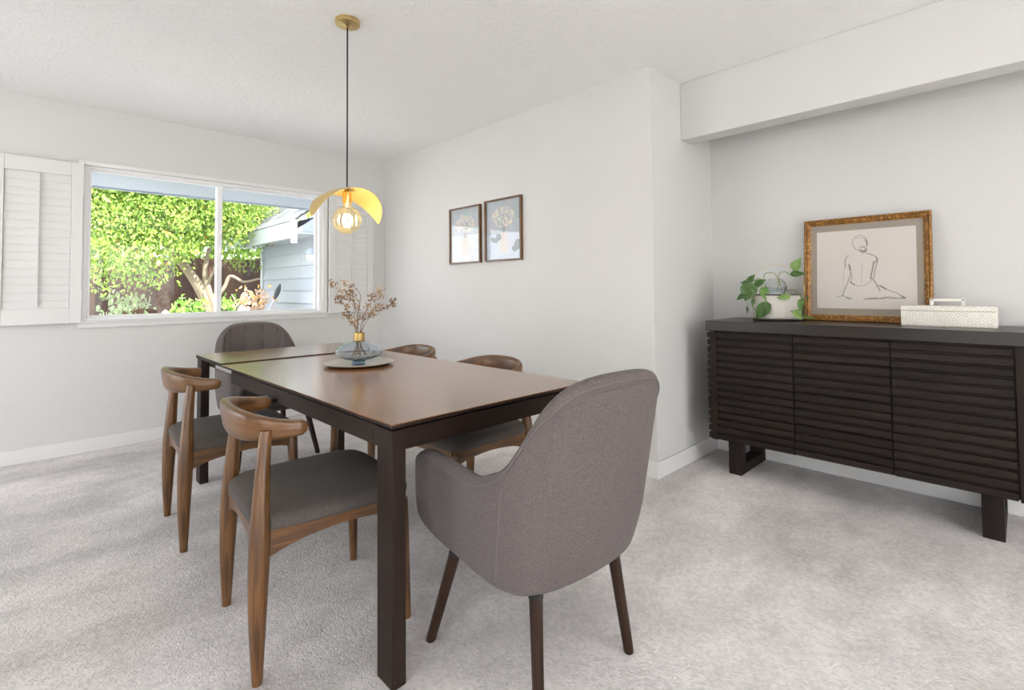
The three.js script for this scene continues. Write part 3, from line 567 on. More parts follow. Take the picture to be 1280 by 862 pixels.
  S([[470, 218], [430, 232], [412, 270], [425, 308], [455, 325]], 4, 0.45); S([[470, 218], [505, 228], [520, 262], [512, 296]], 4, 0.4); S([[440, 240], [480, 232], [508, 250]], 3, 0.3); S([[505, 250], [518, 268], [514, 290]], 8, 0.5);
  S([[462, 320], [480, 342], [505, 336], [512, 312], [490, 296], [468, 305]], 7, 0.6); S([[478, 325], [492, 332], [506, 324]], 10, 0.6);
  S([[512, 344], [545, 352], [578, 368], [586, 400], [572, 440], [564, 480], [560, 515]], 5, 0.6); S([[560, 402], [552, 450], [540, 500], [538, 522]], 7, 0.65); S([[580, 372], [584, 395], [566, 410]], 6, 0.6);
  S([[384, 362], [366, 380], [360, 420], [366, 440]], 5, 0.55); S([[360, 430], [352, 490], [344, 540]], 3, 0.3); S([[388, 420], [402, 470], [398, 505], [376, 560], [352, 610], [342, 640]], 5, 0.55); S([[392, 430], [400, 462]], 9, 0.5);
  S([[405, 480], [414, 515], [398, 545], [430, 566], [465, 574], [510, 562], [545, 530]], 4, 0.45); S([[398, 545], [425, 565]], 7, 0.55);
  S([[482, 410], [476, 470], [478, 550]], 3, 0.3);
  S([[546, 518], [566, 540], [585, 575], [598, 606]], 6, 0.6); S([[590, 566], [620, 576], [660, 604], [715, 620], [745, 650]], 5, 0.5); S([[600, 570], [636, 594]], 8, 0.5);
  S([[342, 640], [318, 650], [300, 648]], 4, 0.5); S([[342, 636], [370, 655], [410, 660]], 5, 0.5); S([[375, 655], [392, 660]], 9, 0.5);
  S([[490, 662], [540, 655], [600, 660], [640, 650], [690, 655], [740, 655], [760, 648]], 6, 0.5); S([[520, 660], [580, 655]], 9, 0.45); S([[600, 655], [650, 640], [700, 655]], 4, 0.45); S([[735, 640], [755, 652]], 9, 0.6); S([[280, 632], [330, 612]], 2, 0.2); S([[355, 560], [330, 620]], 2, 0.2);
  const ct = new THREE.CanvasTexture(cv); ct.colorSpace = THREE.SRGBColorSpace;
  const paper = new THREE.PlaneGeometry(Wd - 2 * 0.067, Hd - 2 * 0.075); paper.rotateY(-Math.PI / 2); paper.translate(-0.008, Hd / 2, 0);
  mesh('drawing_sheet', lean(paper), std({ map: ct, roughness: 0.85 }), p);
  mesh('glass', lean(box(-0.0105, -0.009, fw - 0.004, Hd - fw + 0.004, -Wd / 2 + fw - 0.004, Wd / 2 - fw + 0.004)), M.pane, p);
  mesh('backing_board', lean(box(-0.002, 0.002, 0.004, Hd - 0.004, -Wd / 2 + 0.006, Wd / 2 - 0.006)), std({ color: lin(0.2, 0.15, 0.1), roughness: 0.9 }), p);
}
// planter with a hoop, a glass globe and a trailing plant
const PX = 3.33, PZ = -1.075;
{
  const pot = thing('planter', 'low round white planter on a dark saucer beside the framed drawing', 'planter', [PX, SB, PZ]);
  const ceramic = std({ color: lin(0.54, 0.51, 0.46), roughness: 0.35 });
  const lp = (pts) => new THREE.LatheGeometry(pts.map(([a, b]) => new THREE.Vector2(a, b)), 56);
  mesh('bowl', lp([[0.0001, 0.012], [0.120, 0.012], [0.128, 0.016], [0.132, 0.03], [0.134, 0.16], [0.132, 0.163], [0.127, 0.163], [0.125, 0.158], [0.124, 0.13], [0.0001, 0.13]]), ceramic, pot);
  mesh('saucer', lp([[0.0001, 0], [0.128, 0], [0.138, 0.004], [0.139, 0.008], [0.130, 0.011], [0.0001, 0.012]]), std({ color: lin(0.025, 0.017, 0.013), roughness: 0.3 }), pot);
  mesh('soil', lp([[0.0001, 0.146], [0.06, 0.149], [0.124, 0.142]]), std({ color: lin(0.04, 0.028, 0.02), roughness: 1 }), pot);
  mesh('rim_band', lp([[0.1345, 0.153], [0.1352, 0.156], [0.1352, 0.160], [0.1345, 0.163]]), std({ color: lin(0.05, 0.04, 0.035), roughness: 0.4 }), pot);
  const hoop = new THREE.TorusGeometry(0.150, 0.0014, 8, 90); hoop.rotateY(rad(108)); hoop.translate(0, 0.192, 0);
  mesh('hoop', hoop, M.brass, pot);
  const globe = thing('glass_globe', 'small clear glass globe of water set in the white planter', 'glass globe', [PX - 0.01, SB + 0.147, PZ]);
  mesh('vessel', lp([[0.0001, 0.0], [0.025, 0.0], [0.045, 0.012], [0.060, 0.04], [0.062, 0.06], [0.054, 0.085], [0.038, 0.102], [0.034, 0.108], [0.032, 0.108], [0.035, 0.101], [0.051, 0.084], [0.059, 0.06], [0.057, 0.041], [0.043, 0.015], [0.024, 0.004], [0.0001, 0.004]]), phys({ color: lin(0.93, 0.95, 0.96), roughness: 0.02, transmission: 1, thickness: 0.01, ior: 1.48 }), globe);
  mesh('water', lp([[0.0001, 0.0045], [0.0238, 0.0045], [0.0425, 0.0155], [0.0565, 0.0415], [0.0582, 0.058], [0.0001, 0.058]]), phys({ color: lin(0.9, 0.94, 0.95), roughness: 0.02, transmission: 1, thickness: 0.05, ior: 1.33 }), globe);
}
// heart-shaped leaf in its own plane: stalk end at the origin, tip along +y
function heartLeaf(len, wid, curl, rnd) {
  const nu = 8, nv = 10;
  return grid(nu, nv, (u, v) => {
    const t = v, w = wid * Math.pow(Math.sin(Math.PI * Math.pow(t, 0.62)), 0.9) * (1 - 0.25 * t), s = (u - 0.5) * 2;
    const back = t < 0.2 ? -0.12 * len * Math.abs(s) * (1 - t / 0.2) : 0;
    return V(s * w * 0.5, t * len + back, -curl * len * t * t + Math.abs(s) * w * 0.16 + 0.02 * len * Math.sin(t * 9 + s * 3) * rnd);
  });
}
{
  const pl = thing('pothos_plant', 'trailing pothos with glossy heart shaped green leaves growing in the white planter', 'plant', [PX, SB, PZ]);
  const green = [[0.055, 0.14, 0.02], [0.10, 0.22, 0.03], [0.22, 0.36, 0.09], [0.04, 0.10, 0.02]].map((c) => phys({ color: lin(...c), roughness: 0.35, transmission: 0.18, thickness: 0, side: THREE.DoubleSide }));
  const stemM = std({ color: lin(0.20, 0.26, 0.07), roughness: 0.6 });
  // leaf base and tip read off the photograph (zoomed pixel / 7.83 + origin), on an upright plane just before the pot
  const px = (a, b, d) => at(900 + a / 7.83, 300 + b / 7.83, 'x', d);
  const leaves = [ // base, tip, width factor, colour, depth
    [[300, 430], [245, 600], 0.95, 0, 3.20], [[285, 425], [195, 415], 0.75, 3, 3.20], [[250, 530], [155, 585], 0.6, 0, 3.19], [[290, 400], [340, 335], 0.75, 0, 3.22], [[260, 410], [265, 365], 0.5, 2, 3.24],
    [[345, 440], [450, 385], 0.7, 0, 3.22], [[420, 470], [455, 590], 0.75, 1, 3.19], [[455, 595], [500, 670], 0.7, 1, 3.19], [[470, 630], [345, 775], 0.75, 0, 3.185], [[320, 575], [315, 650], 0.5, 0, 3.21],
    [[265, 655], [270, 720], 0.45, 3, 3.20], [[725, 285], [785, 170], 0.85, 2, 3.24], [[700, 330], [835, 325], 0.55, 0, 3.22], [[680, 550], [552, 565], 0.62, 2, 3.185], [[800, 580], [780, 700], 0.6, 1, 3.19], [[735, 690], [800, 780], 0.8, 2, 3.185], [[735, 715], [682, 688], 0.35, 3, 3.19], [[850, 545], [862, 590], 0.6, 3, 3.20], [[810, 745], [940, 770], 0.22, 1, 3.19]];
  const O = V(PX, SB, PZ);
  leaves.forEach(([b, t, wf, ci, d], i) => {
    const B0 = px(...b, d + 0.008), T0 = px(...t, d), dir = T0.clone().sub(B0), L = dir.length();
    const g = heartLeaf(L, L * wf, 0.10, 1); const y = dir.clone().normalize(), toEye = V(-0.93, 0.16, 0.32 + 0.3 * Math.sin(i * 2.1)).normalize(), x = new THREE.Vector3().crossVectors(y, toEye).normalize(), z = new THREE.Vector3().crossVectors(x, y);
    g.applyMatrix4(new THREE.Matrix4().makeBasis(x, y, z)); const r = B0.clone().sub(O); g.translate(r.x, r.y, r.z);
    mesh('leaf', g, green[ci], pl);
  });
  const vines = [[[470, 490, 3.30], [430, 420, 3.26], [380, 370, 3.24], [330, 400, 3.22], [300, 430, 3.205]], [[440, 490, 3.28], [390, 450, 3.22], [340, 520, 3.205], [350, 600, 3.20], [320, 640, 3.20], [360, 690, 3.195], [450, 640, 3.19]], [[560, 490, 3.30], [575, 400, 3.25], [520, 320, 3.25], [440, 330, 3.25], [425, 400, 3.22], [420, 470, 3.195]], [[600, 490, 3.30], [580, 330, 3.26], [640, 310, 3.25], [700, 345, 3.23], [725, 285, 3.245]], [[640, 490, 3.28], [745, 500, 3.215], [800, 580, 3.195], [790, 660, 3.19], [735, 700, 3.19], [830, 755, 3.19]], [[330, 520, 3.20], [280, 600, 3.20], [262, 650, 3.20]], [[300, 470, 3.205], [270, 520, 3.195], [250, 530, 3.195]], [[640, 490, 3.27], [700, 520, 3.20], [680, 550, 3.19]], [[360, 690, 3.195], [470, 690, 3.19], [490, 650, 3.19]]];
  for (const v of vines) mesh('vine', tube(v.map(([a, b, d]) => px(a, b, d).sub(O)), 0.0022, 28, 6), stemM, pl);
}

// ================================================================== FRAMED PRINTS ON THE WALL
function framedPrint(z0, z1, y0, y1, seed, label) {
  const p = thing('framed_print', label, 'picture', [XW, (y0 + y1) / 2, (z0 + z1) / 2], 0, 'framed prints on the wall');
  const w = z1 - z0, h = y1 - y0, f = 0.014, d = 0.027;
  const fr = new THREE.Group(); fr.name = 'frame'; p.add(fr); fr.userData.label = 'thin walnut frame';
  mesh('frame_side', rbox(-d, -0.001, -h / 2, h / 2, -w / 2, -w / 2 + f, 0.002, 'y'), M.walnut, fr); mesh('frame_side', rbox(-d, -0.001, -h / 2, h / 2, w / 2 - f, w / 2, 0.002, 'y'), M.walnut, fr);
  mesh('frame_side', rbox(-d, -0.001, h / 2 - f, h / 2, -w / 2 + f, w / 2 - f, 0.002, 'z'), M.walnut, fr); mesh('frame_side', rbox(-d, -0.001, -h / 2, -h / 2 + f, -w / 2 + f, w / 2 - f, 0.002, 'z'), M.walnut, fr);
  const cv = document.createElement('canvas'); cv.width = 512; cv.height = 600; const x = cv.getContext('2d'), r = rng(seed);
  x.fillStyle = 'rgb(172,180,184)'; x.fillRect(0, 0, 512, 600);
  x.fillStyle = seed === 5 ? 'rgb(205,209,211)' : 'rgb(190,203,216)'; x.fillRect(0, seed === 5 ? 300 : 340, 512, 300);
  for (let i = 0; i < 900; i++) { x.fillStyle = `rgba(${150 + r() * 80},${160 + r() * 70},${168 + r() * 70},0.10)`; x.fillRect(r() * 512, r() * 600, 20 + r() * 60, 8 + r() * 30); }
  // stems and pale blossoms
  for (let i = 0; i < 14; i++) { x.strokeStyle = 'rgba(120,104,90,0.6)'; x.lineWidth = 3; x.beginPath(); x.moveTo(260 + (r() - 0.5) * 30, 430); x.quadraticCurveTo(260 + (r() - 0.5) * 80, 300, 130 + r() * 260, 120 + r() * 120); x.stroke(); }
  for (let i = 0; i < 150; i++) { const a = r() * 6.28, q = Math.pow(r(), 0.4), bx = 256 + Math.cos(a) * q * 165, by = 170 + Math.sin(a) * q * 100; x.fillStyle = `rgba(${205 + r() * 28},${194 + r() * 28},${178 + r() * 28},0.7)`; x.beginPath(); x.ellipse(bx, by, 6 + r() * 13, 4 + r() * 10, r() * 3, 0, 6.3); x.fill(); }
  x.fillStyle = 'rgba(205,196,186,0.85)'; x.beginPath(); x.moveTo(205, 330); x.quadraticCurveTo(170, 450, 225, 520); x.lineTo(320, 520); x.quadraticCurveTo(360, 450, 310, 330); x.closePath(); x.fill();
  if (seed !== 5) { x.fillStyle = 'rgb(122,132,138)'; for (const [a, b, c, dd] of [[90, 398, 60, 26], [170, 372, 40, 34], [440, 462, 44, 54], [400, 500, 40, 30]]) { x.beginPath(); x.ellipse(a + c / 2, b, c, dd, 0.3, 0, 6.3); x.fill(); } }
  const t = new THREE.CanvasTexture(cv); t.colorSpace = THREE.SRGBColorSpace;
  const g = new THREE.PlaneGeometry(w - 2 * f + 0.002, h - 2 * f + 0.002); g.rotateY(-Math.PI / 2); g.translate(-0.010, 0, 0);
  mesh('print', g, std({ map: t, roughness: 0.8 }), p);
  mesh('glass', box(-0.0155, -0.0135, -h / 2 + f, h / 2 - f, -w / 2 + f, w / 2 - f), M.printGlass, p);
}
framedPrint(-3.560, -3.143, 1.362, 1.850, 5, 'walnut framed print of pale blossoms, the one nearer the window corner');
framedPrint(-3.086, -2.664, 1.362, 1.860, 9, 'walnut framed print of pale blossoms above blue, the one farther from the window');

// ================================================================== PENDANT LAMP
{
  const LX = 1.145, LZ = -2.341;
  const p = thing('pendant_lamp', 'gold curved leaf pendant lamp with ribbed globe bulb hanging over the table', 'lamp', [LX, CEIL, LZ]);
  const L = (pts, n = 40) => new THREE.LatheGeometry(pts.map(([a, b]) => new THREE.Vector2(a, b)), n);
  mesh('canopy', L([[0.0001, 0], [0.058, 0], [0.060, -0.003], [0.060, -0.019], [0.058, -0.022], [0.012, -0.023], [0.007, -0.034], [0.0001, -0.036]]), M.brass, p);
  mesh('cord', bar(V(0, -0.84, 0), V(0, -0.03, 0), [[0, 0.0038], [1, 0.0038]], 8), M.black, p);
  const oy = 1.645 - CEIL; // top of the shade
  mesh('socket', L([[0.0001, oy - 0.0], [0.010, oy - 0.002], [0.010, oy - 0.018], [0.021, oy - 0.020], [0.0225, oy - 0.024], [0.0225, oy - 0.078], [0.019, oy - 0.082], [0.0001, oy - 0.082]]), M.brass, p);
  // shade: a round sheet bent over like a leaf; concave side down
  const Rb = 0.178, SL = 0.262, WM = 0.125, th = 0.0016;
  const sheetPt = (u, v, off) => { const sgn = u * 2 - 1, t = sgn * SL, w = WM * Math.pow(1 - sgn * sgn, 0.85) * (v * 2 - 1), ang = t / Rb, q = Rb + off; return V(q * Math.sin(ang), oy - 0.004 - Rb + q * Math.cos(ang) - 0.9 * w * w, w); };
  const gs = [grid(48, 14, (u, v) => sheetPt(u, v, 0)), grid(48, 14, (u, v) => sheetPt(u, v, th))];
  const edge = mergeGeometries([0, 1].map((v) => plain(grid(48, 1, (u, k) => sheetPt(u, v, th * k)))));
  const shadeTex = tex(256, 256, (x, y, i, j) => { const k = 0.9 + 0.1 * fbm(LA, 60, 60, x, y, 2); return [clamp(232 * k), clamp(200 * k), clamp(122 * k)]; });
  const shade = mesh('shade', [...gs, edge], phys({ map: shadeTex, roughness: 0.34, metalness: 0.7, side: THREE.DoubleSide }), p);
  shade.rotation.y = rad(2);
  shade.userData.label = 'bent gold sheet shade';
  // ribbed globe bulb
  const by = oy - 0.082, bc = by - 0.078;
  const prof = (t) => { const a = t * Math.PI; const neck = 0.013; const r = 0.069 * Math.sin(a), y = bc + 0.069 * Math.cos(a) * 1.0; return t < 0.13 ? [Math.max(neck, r), by - (by - y) * (t / 0.13)] : [Math.max(r, t < 0.3 ? neck : 0.0001), y]; };
  const bulb = grid(96, 30, (u, v) => { const a = u * Math.PI * 2, [r, y] = prof(v), rib = 1 + 0.028 * Math.sin(a * 16) * Math.sin(Math.PI * v); return V(Math.cos(a) * r * rib, y, Math.sin(a) * r * rib); }, true);
  mesh('bulb', bulb, phys({ color: lin(1.0, 0.94, 0.76), roughness: 0.05, transmission: 1, thickness: 0, ior: 1.45, emissive: lin(1, 0.72, 0.30), emissiveIntensity: 0.12 }), p);
  const fil = []; for (let i = 0; i < 5; i++) { const a = i / 5 * Math.PI * 2; fil.push(tube([V(Math.cos(a) * 0.012, bc + 0.03, Math.sin(a) * 0.012), V(Math.cos(a) * 0.02, bc, Math.sin(a) * 0.02), V(Math.cos(a + 0.6) * 0.012, bc - 0.035, Math.sin(a + 0.6) * 0.012)], 0.0032, 12, 6)); }
  mesh('filament', fil, std({ color: 0x000000, emissive: lin(1, 0.78, 0.42), emissiveIntensity: 14 }), p);
  const l = new THREE.PointLight(new THREE.Color(1, 0.84, 0.58), 0.12); l.position.set(LX, CEIL + bc, LZ); l.castShadow = true; l.shadow.radius = 1.2; l.name = 'bulb_light'; scene.add(l);
}

// ================================================================== UNSEEN TORCHIERE LAMPS, out of view behind the camera, placed to brighten the ceiling
{
  const L = (pts, n = 40) => new THREE.LatheGeometry(pts.map(([a, b]) => new THREE.Vector2(a, b)), n);
  const build = (pos, label) => {
    const t = thing('unseen_floor_lamp', label, 'lamp', pos, 0, 'unseen uplighter floor lamps');
    mesh('base', L([[0.0001, 0], [0.14, 0], [0.145, 0.006], [0.14, 0.018], [0.03, 0.026], [0.012, 0.04], [0.0001, 0.04]]), M.blackMetal, t);
    mesh('pole', L([[0.0001, 0.03], [0.011, 0.03], [0.011, 1.70], [0.0001, 1.70]], 16), M.blackMetal, t);
    mesh('lamp_bowl', L([[0.0001, 1.69], [0.03, 1.69], [0.10, 1.72], [0.155, 1.78], [0.16, 1.80], [0.157, 1.80], [0.152, 1.782], [0.098, 1.726], [0.0001, 1.70]]), std({ color: lin(0.75, 0.74, 0.72), roughness: 0.5 }), t);
    const disc = new THREE.CircleGeometry(0.13, 32); disc.rotateX(-Math.PI / 2); disc.translate(0, 1.77, 0);
    mesh('bulb_diffuser', disc, std({ color: lin(0.8, 0.8, 0.8), emissive: lin(1, 0.93, 0.84), emissiveIntensity: 2 }), t);
    const l = new THREE.SpotLight(new THREE.Color(1, 0.95, 0.88), UNSEEN_LAMP, 0, rad(72), 0.5); l.position.set(pos[0], 1.80, pos[2]); l.target.position.set(pos[0], 3, pos[2]); l.castShadow = true; l.shadow.radius = 5; l.name = 'unseen_floor_lamp_light'; scene.add(l, l.target);
  };
  build([-1.2, 0, 2.6], 'unseen uplighter floor lamp placed to light the ceiling beside the side window wall'); build([0.9, 0, 3.2], 'unseen uplighter floor lamp placed to light the ceiling in front of the glass door');
}

// ================================================================== TABLE CENTREPIECE
const VX = 1.262, VZ = -2.44;
{
  const L = (pts, n = 64) => new THREE.LatheGeometry(pts.map(([a, b]) => new THREE.Vector2(a, b)), n);
  const tray = mesh('serving_tray', L([[0.0001, 0], [0.120, 0], [0.150, 0.003], [0.172, 0.012], [0.176, 0.015], [0.175, 0.017], [0.170, 0.0155], [0.150, 0.008], [0.125, 0.005], [0.0001, 0.005]]), std({ color: lin(0.62, 0.60, 0.54), roughness: 0.28, metalness: 0.7 }));
  tray.position.set(VX, 0.7503, VZ); tag(tray, 'round shallow silver tray under the blue vase on the dining table', 'tray');
  const v = thing('vase', 'squat smoky blue glass vase with gold collar on the silver tray', 'vase', [VX, 0.7558, VZ]);
  const outer = [[0.0001, 0], [0.034, 0], [0.037, 0.004], [0.030, 0.014], [0.032, 0.018], [0.075, 0.026], [0.108, 0.042], [0.121, 0.062], [0.120, 0.074], [0.104, 0.092], [0.070, 0.108], [0.032, 0.116], [0.026, 0.121], [0.026, 0.158], [0.0275, 0.161]];
  const inner = [[0.0245, 0.161], [0.0225, 0.157], [0.0225, 0.122], [0.030, 0.113], [0.068, 0.104], [0.101, 0.089], [0.1165, 0.073], [0.1175, 0.062], [0.105, 0.045], [0.073, 0.030], [0.030, 0.022], [0.0001, 0.0215]];
  const body = L([...outer, ...inner], 72);
  { // soft optic ribs in the blown glass
    const p = body.attributes.position; for (let i = 0; i < p.count; i++) { const x = p.getX(i), y = p.getY(i), z = p.getZ(i), r = Math.hypot(x, z); if (r > 0.04 && y > 0.02 && y < 0.115) { const a = Math.atan2(z, x), k = 1 + 0.012 * Math.sin(a * 9 + y * 20); p.setX(i, x * k); p.setZ(i, z * k); } } body.computeVertexNormals(); }
  mesh('body', body, phys({ color: lin(0.93, 0.95, 0.97), roughness: 0.02, transmission: 1, thickness: 0.02, ior: 1.42, attenuationColor: lin(0.40, 0.50, 0.60), attenuationDistance: 0.03 }), v);
  mesh('collar', L([[0.0262, 0.119], [0.0285, 0.121], [0.0285, 0.159], [0.0262, 0.161]], 40), std({ color: lin(0.52, 0.36, 0.13), roughness: 0.4, metalness: 0.8 }), v).userData.label = 'gold neck collar';
  // dried stems: tip pixels read off the photograph, on the upright plane through the vase facing along z
  const stemM = std({ color: lin(0.16, 0.10, 0.06), roughness: 0.9 }), flM = [std({ color: lin(0.36, 0.24, 0.14), roughness: 1, side: THREE.DoubleSide }), std({ color: lin(0.50, 0.38, 0.25), roughness: 1, side: THREE.DoubleSide }), std({ color: lin(0.24, 0.14, 0.08), roughness: 1, side: THREE.DoubleSide })];
  const q = (a, b, z) => at(400 + a * 0.1509, 340 + b * 0.1509, 'z', VZ + z);
  const specs = [
    [[[300, 490], [320, 330], [325, 250], [230, 175], [95, 110]], 0.02, [[95, 105, 16], [160, 155, 9], [215, 175, 10]], 'dried flower stem arching farthest toward the window, in the blue vase'],
    [[[315, 490], [310, 340], [330, 255], [335, 190], [290, 130], [215, 100]], -0.03, [[205, 92, 15], [262, 115, 6]], 'dried flower stem with a hooked thin tip, in the blue vase'],
    [[[290, 490], [260, 390], [220, 300], [180, 240]], 0.05, [[175, 232, 24], [215, 290, 14], [205, 350, 10], [150, 215, 10]], 'dried stem with the darkest dense blossom head, in the blue vase'],
    [[[305, 490], [285, 370], [280, 280], [265, 170]], -0.05, [[265, 165, 17], [285, 260, 16], [250, 220, 12], [300, 300, 9]], 'upright dried stem with loose tan blossoms, in the blue vase'],
    [[[330, 490], [370, 380], [395, 300], [430, 220], [485, 160]], 0.03, [[485, 158, 22], [430, 218, 20], [395, 290, 14], [500, 200, 12]], 'tallest dried stem on the picture wall side, in the blue vase'],
    [[[340, 490], [400, 380], [450, 310], [530, 290], [610, 262]], -0.02, [[608, 258, 22], [555, 290, 8], [460, 290, 16], [500, 300, 14]], 'dried stem reaching farthest toward the picture wall, in the blue vase'],
    [[[322, 490], [345, 420], [405, 360], [440, 330]], 0.07, [[410, 360, 18], [445, 345, 13], [350, 385, 12]], 'short dried stem with small tan buds leaning to the picture wall, in the blue vase'],
    [[[308, 490], [290, 430], [240, 400], [215, 350]], 0.08, [[255, 410, 16], [215, 350, 14], [285, 430, 10]], 'short dried stem with small tan buds leaning to the window, in the blue vase']];
  specs.forEach(([pts, dz, heads, label], si) => {
    const foot = V(VX + (si - 3.5) * 0.012, 0.79, VZ + Math.sin(si * 2.3) * 0.03);
    const root = thing('dried_flower_stem', label, 'dried flower', [foot.x, foot.y, foot.z], 0, 'dried flower stems in the vase');
    const P = pts.map(([a, b], i) => { const w = i / (pts.length - 1); return q(a, b, dz * w); });
    P[0].set(VX + (P[0].x - VX) * 0.6, 0.900, VZ + dz * 0.15);
    const path = [foot.clone(), V(VX + (P[0].x - VX) * 0.8, 0.872, VZ + dz * 0.08), ...P].map((p) => p.clone().sub(foot));
    mesh('stem', tube(path, 0.0019, 50, 6, (t) => 1.15 - 0.65 * t), stemM, root);
    heads.forEach(([a, b, n], hi) => {
      const cen = q(a, b, dz * 0.9).sub(foot), gs = [[], [], []], r = rng(si * 50 + hi + 3), rad0 = 0.010 + n * 0.0011;
      const twig = [];
      for (let k = 0; k < n; k++) {
        const d = V(r() - 0.5, r() - 0.35, r() - 0.5).normalize().multiplyScalar(rad0 * (0.4 + 0.7 * r())), e = cen.clone().add(d);
        if (k % 2 === 0) twig.push(tube([cen.clone().addScaledVector(d, -0.7).add(V(0, -0.008, 0)), cen.clone().addScaledVector(d, 0.3), e], 0.0007, 4, 4));
        const f = new THREE.OctahedronGeometry(0.0035 + 0.0038 * r(), 0); f.scale(1, 0.55 + 0.4 * r(), 0.7); f.rotateX(r() * 3); f.rotateZ(r() * 3); f.translate(e.x, e.y, e.z); gs[Math.floor(r() * 3)].push(f);
        const f2 = new THREE.OctahedronGeometry(0.003 + 0.002 * r(), 0); f2.rotateY(r() * 3); f2.translate(e.x + (r() - 0.5) * 0.008, e.y + (r() - 0.5) * 0.008, e.z + (r() - 0.5) * 0.008); gs[Math.floor(r() * 3)].push(f2);
      }
      const main = gs.reduce((x, y) => x.length >= y.length ? x : y), bl = mesh('blossom_head', gs.flat(), flM[(si + hi) % 3], root);
      mesh('twig', twig, stemM, bl);
    });
  });
}

// ================================================================== THE GARDEN BEYOND THE WINDOW
const GY = -0.15;
struct('ground', box(-40, 40, GY - 0.1, GY, -40, 40), std({ map: tex(256, 256, (x, y) => { const k = 0.85 + 0.3 * (fbm(LA, 8, 8, x, y, 4) - 0.5) + 0.1 * (fbm(LB, 64, 64, x, y, 2) - 0.5); return [clamp(228 * k), clamp(225 * k), clamp(219 * k)]; }, [3, 3]), roughness: 1 }), 'unseen pale ground around the house, bouncing daylight into the room');  // ground out of view, kept pale to bounce sunlight up through the windows
